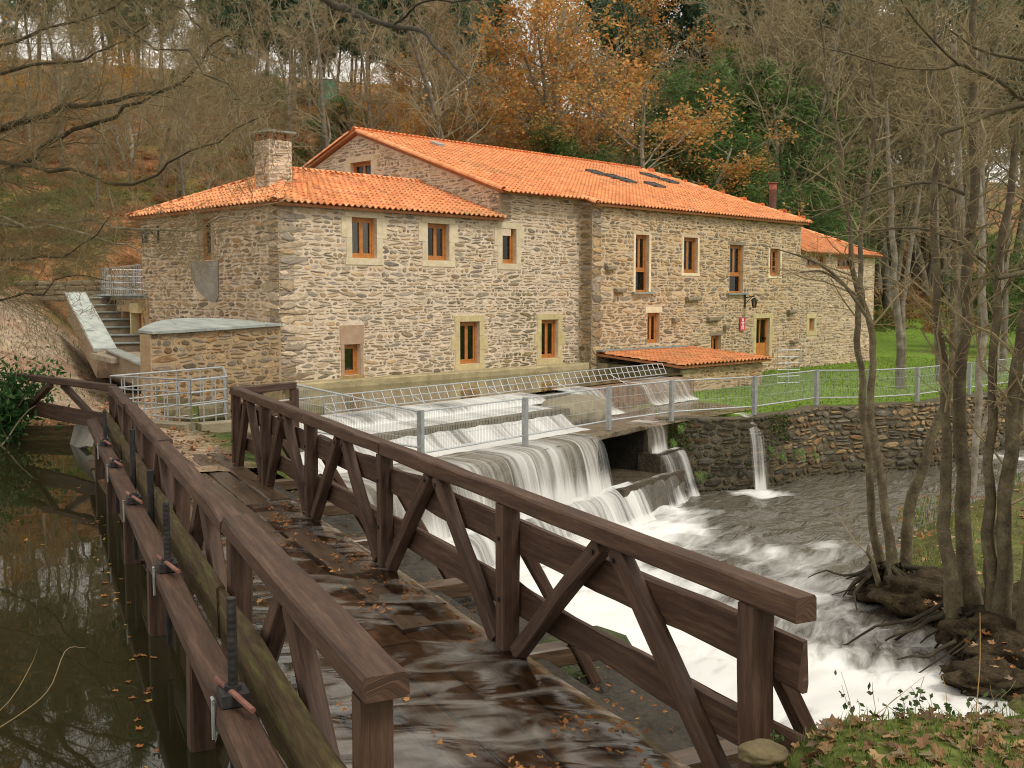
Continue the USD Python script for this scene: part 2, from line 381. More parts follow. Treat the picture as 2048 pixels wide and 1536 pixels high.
def height(X, Y):
    """The ground's height, before water courses are cut."""
    X, Y = np.asarray(X, float), np.asarray(Y, float)
    z0, d, hz = hill(X, Y)
    g = (X + 14.4) * -0.53 + (Y - 37.8) * 0.85
    yard = 0.0 + np.clip(0.45 + 0.43 * g, 0, 2.45)
    yard = np.where(g < -1.0, 0.02 + 0.03 * np.clip(g + 8, 0, 7), yard)
    u = (X - HC[0]) * UA[0] + (Y - HC[1]) * UA[1]
    lawn = -1.22 + 0.0 * X
    wl = sstep(-5.5, -1.0, (X - HC[0]) * 0.80 + (Y - 24) * 0.30 - 0.0)         # from yard to lawn along the front
    flat = yard * (1 - wl) + lawn * wl
    back = sstep(0, 6, d)
    z = flat * (1 - back) + np.maximum(z0, flat) * back + hz
    # the near bank (behind and beside the camera) and the right bank
    near = sstep(9, 3, Y) * sstep(-1.0, 0.6, X - (-0.45 * (Y - 4.55) + 1.0))
    z = z * (1 - near) - 1.2 * near
    rb = sstep(0.0, 2.3, X - np.interp(Y, [4, 9.5, 14, 20, 25, 29.2, 36, 46, 64], [4.6, 5.6, 6.6, 7.0, 9.2, 13.2, 24, 40, 66]) + 2.5) * sstep(75, 60, Y) * sstep(2, 7, Y)
    z = z * (1 - rb) + (-2.75 + 0.05 * np.clip(X - 9, 0, 30)) * rb
    return z


def ground_z(x, y):
    return float(height(np.array([x]), np.array([y]))[0])


# ---------------------------------------------------------------- ground
def axis(lo, hi, c0, c1, fine, coarse):
    a = [c0]
    while a[-1] < c1: a.append(a[-1] + fine)
    st = fine
    while a[-1] < hi: st = min(coarse, st * 1.12); a.append(a[-1] + st)
    b = [c0]; st = fine
    while b[-1] > lo: st = min(coarse, st * 1.12); b.append(b[-1] - st)
    return np.array(sorted(set(b + a)))


def grid_faces(nx, ny):
    i, j = np.meshgrid(np.arange(ny - 1), np.arange(nx - 1), indexing='ij')
    a = i * nx + j
    q = np.stack([a, a + 1, a + nx + 1, a + nx], -1).reshape(-1, 4)
    return np.vstack([q[:, [0, 1, 2]], q[:, [0, 2, 3]]])


gx, gy = axis(-260, 260, -22, 22, .32, 9), axis(-60, 420, 0, 48, .32, 9)
GX, GY = np.meshgrid(gx, gy)
GZ = height(GX, GY)
P3 = np.stack([GX, GY, GX * 0], -1)
GZ += (fbm(P3, .35, 4, 3) - .5) * .35 * sstep(0, 8, hill(GX, GY)[1]) + (fbm(P3, 1.3, 3, 5) - .5) * .07
bed = -4.2
inr, inp, inc = inside(river_poly, GX, GY), inside(pond_poly, GX, GY), inside(canal_poly, GX, GY)
dr, dp = dist_to(river_poly, GX, GY), dist_to(pond_poly, GX, GY)
GZ = np.where(inr | ((dr < .5) & (height(GX, GY) > -1.9) & (GX > 3)), bed, GZ)
rbank = (dr < 1.6) & ~inr & (GX > 4.2) & (height(GX, GY) < -2)
GZ = np.where(rbank, GZ - (1 - dr / 1.6) * .75, GZ)
GZ = np.where(inp, -1.6, np.where((dp < .9) & (GX < -6), np.minimum(GZ, -0.12 + dp * .35), GZ))
GZ = np.where(inc, -1.5, GZ)
# under the bridge the dam carries it: keep the ground below the deck
bs = (GX - LR0[0]) * RRd[0] + (GY - LR0[1]) * RRd[1]
bo = (GX - RR0[0]) * RRo[0] + (GY - RR0[1]) * RRo[1]
GZ = np.where((bs > 1.2) & (bs < 11.2) & (bo > -2.3) & (bo < 1.0), np.minimum(GZ, -.6), GZ)
wt = (GX - WO[0]) * WT[0] + (GY - WO[1]) * WT[1]; wn = (GX - WO[0]) * WN[0] + (GY - WO[1]) * WN[1]
GZ = np.where((wt > -3.2) & (wt < 13) & (wn > -4.6) & (wn < 1.0), np.minimum(GZ, -4.4), GZ)
# what covers the ground: gravel yard, leaf litter, grass
tone = np.zeros(GX.shape + (3,))
litter, gravel, grass, soil = np.array([.24, .115, .05]), np.array([.34, .265, .19]), np.array([.12, .195, .026]), np.array([.09, .062, .035])
_, dh, _ = hill(GX, GY)
nz = fbm(P3, .22, 4, 9); nz2 = fbm(P3, .8, 3, 12)
lawnness = sstep(2, 6, GX) * (1 - sstep(2, 9, dh + (nz - .5) * 8))
hillness = sstep(-1.5, 1.5, dh + (nz2 - .5) * 3)
t = gravel * (1 - hillness[..., None]) + litter * hillness[..., None]
t = t * (1 - .6 * sstep(.42, .62, nz2)[..., None] * (1 - hillness)[..., None]) + np.array([.26, .15, .095]) * (.6 * sstep(.42, .62, nz2) * (1 - hillness))[..., None]
t = t * (1 - lawnness[..., None]) + (grass * (0.75 + .6 * nz[..., None])) * lawnness[..., None]
gp = sstep(.5, .62, fbm(P3, .16, 3, 21)) * hillness * .75 + sstep(.56, .66, nz2) * sstep(3.2, 0, np.abs(dh - 1.5)) * sstep(-10, -18, GX) * .8
t = t * (1 - gp[..., None]) + np.array([.10, .125, .028]) * gp[..., None]
rbm = (height(GX, GY) < -2.0) & (GX > 3)
t = np.where(rbm[..., None], (soil * (1 - nz2[..., None]) * 1.2 + np.array([.10, .14, .03]) * nz2[..., None]), t)
t = np.where(((GY < 9) & (GX > 0))[..., None], soil * 1.3, t)
t = np.where((inr | inp | inc)[..., None], soil * .6, t)
emit(None, 'ground', (np.stack([GX, GY, GZ], -1).reshape(-1, 3), grid_faces(len(gx), len(gy)), None, t.reshape(-1, 3)), 'ground', smooth=True, kind='structure')

# ---------------------------------------------------------------- water: pond, canal, river
pp = np.array([(x, y, POND_Z) for x, y in ((-75, -34), (-2.3, -34), (2.7, -4.0), (-5.0, 16.0), (-6.5, 20), (-9, 20.5), (-16, 24), (-32, 31), (-75, 36))])
c = pp.mean(0)
emit(None, 'pond_water', (np.vstack([pp, [c]]), [[i, (i + 1) % len(pp), len(pp)] for i in range(len(pp))]), 'pond', kind='structure')
cp = np.array([(*H3(-.2, .15, 0)[:2], CANAL_Z), (*H3(14.5, .15, 0)[:2], CANAL_Z), (*H3(14.5, -5, 0)[:2], CANAL_Z), (*W3(9.4, -3.95, 0)[:2], CANAL_Z), (*W3(-1.6, -3.95, 0)[:2], CANAL_Z), (-7.2, 25.5, CANAL_Z)])
c = cp.mean(0)
emit(None, 'canal_water', (np.vstack([cp, [c]]), [[i, len(cp), (i + 1) % len(cp)] for i in range(len(cp))]), 'canal', kind='structure')
rx, ry = np.arange(-6, 46, .14), np.arange(2.0, 56, .14)
RX, RY = np.meshgrid(rx, ry)
Q = np.stack([RX, RY, RX * 0], -1)
rt = (RX - WO[0]) * WT[0] + (RY - WO[1]) * WT[1]; rn = (RX - WO[0]) * WN[0] + (RY - WO[1]) * WN[1]
foam = .95 * sstep(4.4, 1.9, rn) * sstep(9.0, 6.5, rt) * sstep(-9, -4, rt)
foam = np.maximum(foam, 1.15 * sstep(6.6, 1.6, np.hypot(RX - 3.0, (RY - 12.8) / 1.15)))
foam = np.maximum(foam, 1.1 * sstep(5, 0, np.hypot(RX - 1.2, (RY - 19) / 1.6) - .8))
foam = np.maximum(foam, .8 * sstep(2.6, .4, np.abs((RX - 5.6) + .45 * (RY - 15)) - .3) * sstep(19, 15, RY))
foam = np.maximum(foam, .70 * sstep(1.9, .4, np.hypot(RX - 3.9, RY - 27.4) - .2))
foam = np.maximum(foam, .8 * sstep(1.1, .2, np.hypot((RX - 7.1) * .7, RY - 30.0)))
foam = np.maximum(foam, .44 * sstep(10, 1, np.hypot(RX - 5, RY - 20)))
foam = np.maximum(foam, .62 * sstep(3.2, .5, np.hypot((RX - 17.4) * .5, RY - 37.3)))
foam = np.minimum(foam, 1.0) + (fbm(Q, .55, 4, 41) - .5) * .8 + (fbm(Q * [1, .6, 1], 1.6, 3, 43) - .5) * .6 * sstep(.2, .8, foam) + .06
wave = (fbm(Q * [1, 1.5, 1], 1.25, 4, 44) - .5) * .26 + (fbm(Q, .3, 2, 45) - .5) * .22 * sstep(3, 9, rn)
fl = np.stack([RX * .55 + RY * .83 + (fbm(Q, .12, 2, 50) - .5) * 6, RX * .83 - RY * .55 + (fbm(Q, .12, 2, 51) - .5) * 6], -1)
import shapely
keep = inside(river_poly.buffer(1.2), RX, RY)
f = grid_faces(len(rx), len(ry)); f = f[keep.ravel()[f].all(1)]
emit(None, 'river_water', (np.stack([RX, RY, RIVER_Z + wave], -1).reshape(-1, 3), f, fl.reshape(-1, 2)), 'river', smooth=True, kind='structure', extra={'foam': np.clip(foam, 0, 1.2).ravel()})

# ---------------------------------------------------------------- rubble walling
def rubble(spans, z0, z1, seed, hmin=.06, hmax=.20, wmin=.14, wmax=.72, jig=.7):
    """Random rubble: rows of stones of uneven height; spans(za, zb) returns the free stretches of a row. Returns rows (u, z, w, h)."""
    R = np.random.default_rng(seed); out = []; z = z0
    while z < z1 - .04:
        h = R.uniform(hmin, hmax); h = min(h, z1 - z)
        for a, b in spans(z, z + h):
            u = a
            while u < b - .05:
                w = min((wmin + (wmax - wmin) * R.random() ** 1.7) * (0.65 + h * 2.4), b - u)
                if b - u - w < .09: w = b - u
                if w > .3 and h > .13 and R.random() < .35:                       # two thin ones on top of each other
                    k = R.uniform(.4, .6)
                    out.append((u + w / 2, z + h * k / 2, w * .97, h * k)); out.append((u + w / 2 + R.uniform(-.03, .03), z + h * (k + (1 - k) / 2), w * .95, h * (1 - k)))
                else:
                    out.append((u + w / 2, z + h / 2 + R.uniform(-.2, .2) * h * jig, w, h * R.uniform(.85, 1.1)))
                u += w
        z += h
    return np.array(out)


def stone_meshes(S, place, seed, palette, proud=(.008, .034), gap=.030, green=None):
    """One (v, f, None, tone) for every stone: an irregular eight-sided face standing proud of the joint."""
    R = np.random.default_rng(seed); n = len(S)
    ang = np.array([.12, .38, .62, .88, 1.12, 1.38, 1.62, 1.88]) * np.pi
    cx, cy = np.cos(ang), np.sin(ang)
    sq = np.maximum(np.abs(cx), np.abs(cy)); cx, cy = cx / sq, cy / sq
    jx, jy = 1 + R.uniform(-.20, .12, (n, 8)), 1 + R.uniform(-.38, .22, (n, 8))
    hw, hh = np.maximum(S[:, 2] / 2 - gap * R.uniform(.2, 1.0, n), .02), np.maximum(S[:, 3] / 2 - gap * R.uniform(.3, 1.1, n), .016)
    X, Z = cx * jx * hw[:, None], cy * jy * hh[:, None]
    tilt = R.uniform(-.16, .16, n)[:, None]
    Z = Z + X * tilt
    d = R.uniform(*proud, n)
    pal = np.asarray(palette); tn = pal[R.integers(0, len(pal), n)] * (.58 + .72 * R.random((n, 1)) ** .8)
    tn = tn * (.74 + .5 * fbm(np.stack([S[:, 0], S[:, 1] * 1.6, S[:, 0] * 0 + seed], 1), .38, 3, seed))[:, None]
    if green is not None:
        k = green(S)[:, None]; tn = tn * (1 - k) + np.array([.085, .085, .028]) * k * R.uniform(.7, 1.3, (n, 1))
    rings = []
    for sc, dep in ((1.0, np.full(n, -.012)), (.93, d * .75), (.6, d)):
        rings.append((S[:, 0:1] + X * sc, S[:, 1:2] + Z * sc, np.repeat(dep[:, None], 8, 1) + (R.uniform(-.006, .006, (n, 8)) if sc < 1 else 0)))
    ring = np.arange(8); r2 = (ring + 1) % 8
    f = []
    for k in (0, 8):
        f += [np.stack([k + ring, k + r2, k + 8 + r2], 1), np.stack([k + ring, k + 8 + r2, k + 8 + ring], 1)]
    f.append(np.stack([np.full(6, 16), 16 + np.arange(1, 7), 16 + np.arange(2, 8)], 1))
    f = np.vstack(f)
    U = np.concatenate([r[0] for r in rings], 1); Zz = np.concatenate([r[1] for r in rings], 1); D = np.concatenate([r[2] for r in rings], 1)
    V = place(U, D, Zz)
    return V, f, tn


def stones_out(wall_list, thing_path, limit=300, mat='stone', stuff_parent=None):
    """wall_list: (parent, V, f, tone). The largest in the photograph become parts, the rest one part of stuff."""
    rec = []
    for wi, (par, V, f, tn) in enumerate(wall_list):
        x, y, dpt = proj(V)
        a = (x.max(1) - x.min(1)) * (y.max(1) - y.min(1))
        vis = (dpt.min(1) > .5) & (x.mean(1) > 0) & (x.mean(1) < 2048) & (y.mean(1) > 0) & (y.mean(1) < 1536)
        rec += [(-a[i] * vis[i], wi, i) for i in range(len(V))]
    rec.sort()
    rest = []
    for k, (_, wi, i) in enumerate(rec):
        par, V, f, tn = wall_list[wi]
        if k < limit:
            emit(par, 'stone', (V[i], f), mat, tone=tn[i])
        else:
            rest.append((V[i], f, None, np.broadcast_to(tn[i], (24, 3))))
    if rest:
        emit(stuff_parent or thing_path, 'rubble_stones', rest, mat, kind='stuff')


PAL_A = [(.38, .29, .19), (.44, .345, .235), (.31, .235, .155), (.49, .40, .29), (.33, .285, .23), (.27, .225, .18), (.43, .31, .18), (.53, .43, .32), (.40, .335, .25)]
PAL_C = [(.34, .24, .135), (.40, .285, .16), (.28, .205, .125), (.44, .33, .20), (.31, .26, .20), (.40, .26, .13), (.25, .20, .15)]
PAL_R = [(.17, .13, .075), (.24, .17, .09), (.13, .105, .07), (.29, .20, .10), (.19, .165, .13), (.22, .13, .06)]

# ---------------------------------------------------------------- the mill
mill = thing('stone_watermill', 'long old rubble stone watermill with orange tiled roofs and wooden windows above the canal', 'watermill')
MP = str(mill.GetPath())
EAVE_A, SLOPE, VR = 5.22, .347, 8.5
zmain = lambda v: 6.20 + SLOPE * np.minimum(v, 2 * VR - v)      # under the tiles
zwing = lambda v: 5.20 + .335 * np.minimum(v, 8.9 - v)

# openings on each face: (u0, u1, z0, z1, look, panes, surround side, lintel, sill, stone)
fac_a = [(2.75, 3.75, 3.62, 4.92, 2, 'granite'), (5.95, 6.93, 3.62, 4.88, 2, 'granite'), (9.55, 10.27, 3.58, 4.86, 1, 'granite'),
         (2.39, 3.02, -.16, .84, 1, 'pink'), (7.42, 8.38, -.04, 1.48, 2, 'mossy'), (11.65, 12.60, -.02, 1.48, 2, 'mossy')]
fac_c = [(16.6, 17.5, 2.55, 4.9, 5, 'pale'), (19.95, 21.0, 3.38, 4.92, 2, 'pale'), (23.55, 24.7, 2.52, 4.72, 5, 'dark'), (27.0, 27.95, 3.36, 4.66, 2, 'pale'),
         (17.45, 18.3, .40, 1.68, 2, 'lintel'), (22.15, 22.95, -.55, .60, 2, 'dark'), (25.9, 27.1, -.62, 1.32, 9, 'mossy'),
         (30.9, 31.42, .6, 1.24, 1, 'mossy'), (30.5, 32.5, 3.80, 4.42, 3, 'none'), (33.7, 35.6, 3.80, 4.42, 3, 'none')]
end_w = [(3.95, 4.75, 3.58, 4.95, 1, 'grey'), (9.3, 9.9, .4, 1.8, 0, 'none')]
gab_w = [(7.6, 9.0, 7.15, 7.98, 2, 'granite')]


def wall_mesh(poly, holes, place, thick=.55):
    p = poly
    for h in holes:
        p = p.difference(sbox(h[0], h[2], h[1], h[3]))
    out = []
    for g in getattr(p, 'geoms', [p]):
        m = trimesh.creation.extrude_polygon(g, thick, engine='earcut')
        v = np.array(m.vertices)
        out.append((place(v[:, 0], v[:, 2] - thick, v[:, 1]), np.array(m.faces)))
    return cat(out)[:2]


def free(a, b, openings, margin=.0, top=None):
    def spans(z0, z1):
        segs = [(a, b)]
        if top is not None:
            us = np.linspace(a, b, 240); ok = us[top(us) > z1 - .02]
            if len(ok) < 2: return []
            segs = [(ok[0], ok[-1])]
        for o in openings:
            if o[2] - margin < z1 - .02 and o[3] + margin > z0 + .02:
                n = []
                for s in segs:
                    if o[1] <= s[0] or o[0] >= s[1]: n.append(s)
                    else:
                        if o[0] - s[0] > .08: n.append((s[0], o[0]))
                        if s[1] - o[1] > .08: n.append((o[1], s[1]))
                segs = n
        return segs
    return spans


SUR = {'granite': (.24, .22, .22), 'mossy': (.24, .22, .24), 'pale': (.13, .0, .12), 'dark': (0, .16, 0), 'lintel': (0, .24, 0), 'pink': (.13, .62, .30), 'grey': (.16, .18, .0), 'none': (0, 0, 0)}
SCOL = {'granite': (1.0, .98, .95), 'mossy': (.86, .83, .62), 'pale': (1.22, 1.2, 1.15), 'dark': (.42, .40, .38), 'lintel': (1.15, 1.13, 1.08), 'pink': (.62, .50, .46), 'grey': (.62, .58, .52), 'none': (1, 1, 1)}


def dress_opening(o, place, nm='window'):
    u0, u1, z0, z1, kind, st = o
    side, lin, sill = SUR[st]; col = np.array(SCOL[st])
    R = np.random.default_rng(int((u0 * 131 + z0 * 17) * 10) % 99991)
    used = []
    ax = np.array([place(1, 0, 0) - place(0, 0, 0), place(0, 1, 0) - place(0, 0, 0), ZA])

    def slab(a, b, c, d, out, dep, par, name, mat='granite', tn=1.0):
        emit(par, name, bx(place((a + b) / 2, out - dep / 2, (c + d) / 2), (b - a - .006, dep, d - c - .006), ax), mat, tone=np.asarray(tn) * R.uniform(.92, 1.06))
    fr = None
    if kind:
        f = [(u0, u0 + .075, z0, z1), (u1 - .075, u1, z0, z1), (u0 + .075, u1 - .075, z1 - .08, z1), (u0 + .075, u1 - .075, z0, z0 + .09)]
        ps = []
        if kind == 9:
            f.append((u0 + .075, u1 - .075, z0 + .09, z0 + .75)); f.append(((u0 + u1) / 2 - .03, (u0 + u1) / 2 + .03, z0 + .75, z1 - .08))
            ps = [(u0 + .075, (u0 + u1) / 2, z0 + .75, z1 - .08), ((u0 + u1) / 2, u1 - .075, z0 + .75, z1 - .08)]
        else:
            zb = z0 + .09
            if kind == 5:
                zb = z0 + .09 + .36 * (z1 - z0); f.append((u0 + .075, u1 - .075, zb - .11, zb)); ps.append((u0 + .075, u1 - .075, z0 + .09, zb - .11))
            nn = {1: 1, 2: 2, 5: 2, 3: 3}[kind]
            us = np.linspace(u0 + .075, u1 - .075, nn + 1)
            for a, b in zip(us[:-1], us[1:]):
                for q in ((a, a + .07, zb, z1 - .08), (b - .07, b, zb, z1 - .08), (a + .07, b - .07, z1 - .15, z1 - .08), (a + .07, b - .07, zb, zb + .075)):
                    f.append(q + (.02,))
                ps.append((a + .07, b - .07, zb + .075, z1 - .15))
        fm = [bx(place((q[0] + q[1]) / 2, -.20 - (q[4] if len(q) > 4 else 0), (q[2] + q[3]) / 2), (q[1] - q[0] - .002, .08, q[3] - q[2] - .002), ax) for q in f]
        fr = emit(mill, 'door' if kind == 9 else nm, fm, 'door_wood' if kind == 9 else 'window_wood', tone=R.uniform(.85, 1.12))
        for q in ps:
            emit(fr, 'pane', bx(place((q[0] + q[1]) / 2, -.225, (q[2] + q[3]) / 2), (q[1] - q[0] + .02, .012, q[3] - q[2] + .02), ax), 'glass')
        if kind == 9:
            emit(fr, 'handle', bx(place(u1 - .13, -.14, z0 + .95), (.03, .05, .14), ax), 'iron')
        if st == 'dark' or kind == 5:
            emit(fr, 'sill', bx(place((u0 + u1) / 2, .03, z0 - .04), (u1 - u0 + .5, .26, .075), ax), 'slate', tone=.8)
    par = fr if fr is not None else mill
    if lin:
        ex = side + .04 if side else .14
        slab(u0 - ex, u1 + ex, z1, z1 + lin, .022, .30, par, 'lintel', tn=col); used.append((u0 - ex, u1 + ex, z1, z1 + lin))
    if sill:
        slab(u0 - side - .03, u1 + side + .03, z0 - sill, z0, .026, .34, par, 'sill_stone', tn=col * (np.array([.95, .92, .6]) if st == 'pink' else 1)); used.append((u0 - side - .03, u1 + side + .03, z0 - sill, z0))
    if side:
        n = max(1, int(round((z1 - z0) / .55)))
        zs = np.linspace(z0, z1, n + 1)
        for k in range(n):
            for sgn in (0, 1):
                e = side + (.17 if (st in ('granite', 'mossy') and k == n // 2 and n > 1) else 0)
                a, b = (u0 - e, u0) if sgn == 0 else (u1, u1 + e)
                slab(a, b, zs[k], zs[k + 1], .02, .30, par, 'jamb_stone', tn=col); used.append((a, b, zs[k], zs[k + 1]))
    return used + [(u0, u1, z0, z1)]


placeA = lambda u, d, z: HC + np.multiply.outer(u, UA) - np.multiply.outer(d, VA) + np.multiply.outer(z, ZA)
placeC = lambda u, d, z: HC - VA * -.0 + VA * -.65 + np.multiply.outer(u, UA) - np.multiply.outer(d, VA) + np.multiply.outer(z, ZA)
placeE = lambda v, d, z: HC + np.multiply.outer(v, VA) - np.multiply.outer(d, UA) + np.multiply.outer(z, ZA)           # west end wall, looking at it
UG = 9.45
placeG = lambda v, d, z: HC + UA * UG + np.multiply.outer(v, VA) - np.multiply.outer(d, UA) + np.multiply.outer(z, ZA)
UB = 13.85
placeR = lambda v, d, z: HC + UA * UB + np.multiply.outer(v, VA) - np.multiply.outer(d, UA) + np.multiply.outer(z, ZA)
walls = []
usedA = sum([dress_opening(o, placeA) for o in fac_a], [])
usedC = sum([dress_opening(o, placeC) for o in fac_c], [])
usedE = sum([dress_opening(o, placeE) for o in end_w], [])
usedG = sum([dress_opening(o, placeG) for o in gab_w], [])
apron = Polygon([(3.55, 2.35), (3.7, 2.2), (4.2, 2.25), (4.9, 2.6), (5.25, 3.0), (5.3, 3.55), (3.5, 3.55)])
usedE.append((3.55, 5.2, 2.35, 3.56))
m = trimesh.creation.extrude_polygon(apron, .05, engine='earcut'); v = np.array(m.vertices)
emit(mill, 'render_patch', (placeE(v[:, 0], v[:, 2] - .01, v[:, 1]), np.array(m.faces)[:, ::-1]), 'concrete', tone=.9, label='grey rendered patch below the first floor doorway of the end wall')
wf = [('wall', Polygon([(0, -1.6), (UB + .3, -1.6), (UB + .3, 6.15), (UG, 6.15), (UG, 5.2), (0, 5.2)]), fac_a, placeA),
      ('wall', Polygon([(UB, -1.9), (38.0, -1.9), (38.0, 4.55), (29.9, 4.55), (29.9, 5.95), (UB, 5.95)]), fac_c, placeC),
      ('wall', Polygon([(0, -1.6), (8.9, -1.6), (8.9, 5.2), (0, 5.2)]), end_w, placeE),
      ('gable_wall', Polygon([(-.0, 4.6), (17.0, 4.6), (17.0, 6.15), (VR, 9.1), (0, 6.15)]), gab_w, placeG),
      ('return_wall', Polygon([(-.65, -1.9), (.3, -1.9), (.3, 6.2), (-.65, 5.97)]), [], placeR)]
wp = []
for nm, poly, ops, pl in wf:
    v, f = wall_mesh(poly, ops, pl)
    wp.append(emit(mill, nm, (v, f[:, ::-1]) if pl in (placeE, placeG, placeR) else (v, f), 'mortar', tone=(1, 1, 1) if pl is not placeC else (.88, .84, .76)))
backs = [bx(H3(23.9, 16.9, 2.1), (28.4, .4, 8.3), np.array([UA, VA, ZA])), bx(H3(37.8, 5, 1.3), (.4, 11, 6.3), np.array([UA, VA, ZA])), bx(H3(5, 8.8, 1.8), (9.4, .4, 6.6), np.array([UA, VA, ZA])),
         bx(H3(29.7, 8, 4.5), (.4, 17, 3.0), np.array([UA, VA, ZA]))]
emit(mill, 'back_wall', backs, 'mortar', tone=.8)
emit(mill, 'upper_floor', bx(H3(19, 8, 2.15), (37, 15, .15), np.array([UA, VA, ZA])), 'dark_room')
mossA = lambda S: np.clip(sstep(.6, -.7, S[:, 1]) * .75 + .55 * sstep(1.6, 0, np.abs(S[:, 0] - 10.6)) * sstep(3.6, 2.2, S[:, 1]), 0, .8)
mossC = lambda S: .35 * sstep(3.0, -.5, S[:, 1]) * sstep(17, 14.5, S[:, 0])
for (pl, a, b, z0, z1, used, pal, sd, par, top, green, kw) in [
        (placeA, 0, UB, -1.5, 6.15, usedA, PAL_A, 1, wp[0], lambda u: np.where(u < UG, 5.2, 6.15), mossA, {}),
        (placeC, UB + .02, 29.9, -1.8, 5.95, usedC, PAL_C, 2, wp[1], None, mossC, dict(hmin=.09, hmax=.22, wmin=.18)),
        (placeC, 29.9, 38.0, -1.8, 4.55, usedC, PAL_A, 3, wp[1], None, None, {}),
        (placeE, 0, 8.9, -1.2, 5.2, usedE, PAL_C + PAL_A[:3], 4, wp[2], None, None, dict(hmin=.08, hmax=.22, wmin=.2, wmax=.7)),
        (placeG, 0.02, 16.9, 5.0, 9.1, usedG, PAL_A, 5, wp[3], lambda v: 6.15 + .347 * np.minimum(v, 17 - v), None, {}),
        (placeR, -.65, 0, -1.8, 5.95, [], PAL_C, 6, wp[4], None, lambda S: np.full(len(S), .25), dict(hmin=.12, hmax=.28, wmin=.25))]:
    S = rubble(free(a, b, used, 0, top), z0, z1, sd, **kw)
    V, f, tn = stone_meshes(S, pl, sd + 50, pal, green=green)
    if pl in (placeE, placeG, placeR): f = f[:, ::-1]
    walls.append((par, V, f, tn))
# long quoins at the near corner and at the step in the front
Q = []
R = np.random.default_rng(77); z = -1.2; k = 0
qs = {0: [], 1: [], 2: []}
while z < 5.0:
    h = R.uniform(.16, .34)
    qs[0].append((.30 if k % 2 else .52, z + h / 2, .6 if k % 2 else 1.05, h)); qs[1].append((.5 if k % 2 else .3, z + h / 2, 1.0 if k % 2 else .6, h))
    z += h; k += 1
z = -1.4
while z < 5.8:
    h = R.uniform(.2, .45); qs[2].append((UB + .02 + (.2 if k % 2 else .33), z + h / 2, .42 if k % 2 else .68, h)); z += h; k += 1
for k, pl, par in ((0, placeA, wp[0]), (1, placeE, wp[2]), (2, placeC, wp[1])):
    S = np.array([q for q in qs[k] if R.random() < .8])
    V, f, tn = stone_meshes(S, pl, 90 + k, PAL_A if k < 2 else PAL_C, proud=(.03, .05), gap=.02)
    walls.append((par, V, f[:, ::-1] if pl is placeE else f, tn))
# corbels standing out of the front
for (u, z, w) in ((14.9, 3.5, .5), (15.5, 2.6, .6), (20.6, 2.25, 1.0), (22.2, 1.35, .9), (23.2, .95, .3), (19.3, 1.35, .35), (29.0, 1.6, .7), (29.3, .1, .6)):
    emit(mill, 'corbel', beam(placeC(u - w / 2, .06, z), placeC(u + w / 2, .06, z + .02), .30, .17, wob=.03, ch=.04, seg=.15, seed=int(u * 7)), 'stone', tone=(.24, .20, .14))
stones_out(walls, MP, 300)


# tiles
def tile_shape(w=.235, L=.40, roll=.078):
    x = np.array([0, .045, .085, .135, .185, .24]) / .24 * w
    z = np.array([.010, .0, .014, roll, roll * .92, .010])
    a = np.stack([x, np.zeros(6), z + .044], 1); b = np.stack([x, np.full(6, L + .05), z], 1); lip = np.stack([x, np.zeros(6) + .004, z + .018], 1)
    v = np.vstack([lip, a, b]); k = np.arange(5)
    f = np.vstack([np.stack([o + k, o + k + 1, o + 7 + k], 1) for o in (0, 6)] + [np.stack([o + k, o + 7 + k, o + 6 + k], 1) for o in (0, 6)])
    return v, f


def tile_field(org, eu, es, en, poly, seed, w=.235, L=.40, tonev=(.82, 1.15)):
    """All tiles of one roof face; poly in (along the eave, up the slope)."""
    R = np.random.default_rng(seed); v, f = tile_shape(w, L)
    x0, y0, x1, y1 = poly.bounds
    X, Y = np.meshgrid(np.arange(x0, x1, w), np.arange(y0, y1, L))
    X, Y = X.ravel(), Y.ravel()
    ok = shapely.contains_xy(poly.buffer(.10), X + w / 2, Y + L * .5)
    X, Y = X[ok], Y[ok]; n = len(X)
    jx, jy, jz = R.normal(0, .005, n), R.normal(0, .006, n), R.uniform(0, .008, n)
    lx = X[:, None] + v[:, 0] + jx[:, None]; ly = Y[:, None] + v[:, 1] + jy[:, None]; lz = v[:, 2] + jz[:, None]
    V = org + lx[..., None] * eu + ly[..., None] * es + lz[..., None] * en
    tn = np.ones((n, 3)) * R.uniform(*tonev, (n, 1)) * (1 + R.normal(0, .035, (n, 3)))
    g = fbm(np.stack([X, Y, X * 0 + seed], 1), .45, 3, seed)[:, None]
    tn = tn * (.80 + .36 * g) * np.where(R.random((n, 1)) < .05, .72, 1)
    tn = tn * (1 - .22 * sstep(.56, .70, g) * np.array([1, .55, .5]))
    return V, f, tn


def roof_face(name, corners, seed, par, tonev=(.82, 1.15), w=.235, L=.40):
    """corners: 3D, the first two along the eave. Emits the boarding as the roof part and returns the tiles."""
    c = np.asarray(corners, float)
    eu = unit(c[1] - c[0]); en = unit(np.cross(eu, c[-1] - c[0]))
    if en[2] < 0: en = -en
    es = np.cross(en, eu)
    if es[2] < 0: es = -es
    q = c - c[0]
    poly = Polygon(np.stack([q @ eu, q @ es], 1))
    inner = np.array([c[0] + es * .1 + (p - c[0]) * .999 for p in c])
    top, bot = inner - en * .012, inner - en * .10
    n = len(c)
    fs = [[0, i, i + 1] for i in range(1, n - 1)] + [[n, n + i + 1, n + i] for i in range(1, n - 1)]
    for i in range(n):
        j = (i + 1) % n; fs += [[i, n + i, n + j], [i, n + j, j]]
    r = emit(par, name, (np.vstack([top, bot]), fs), 'roof_tile', tone=.5)
    return (r,) + tile_field(c[0], eu, es, en, poly, seed, w, L, tonev)


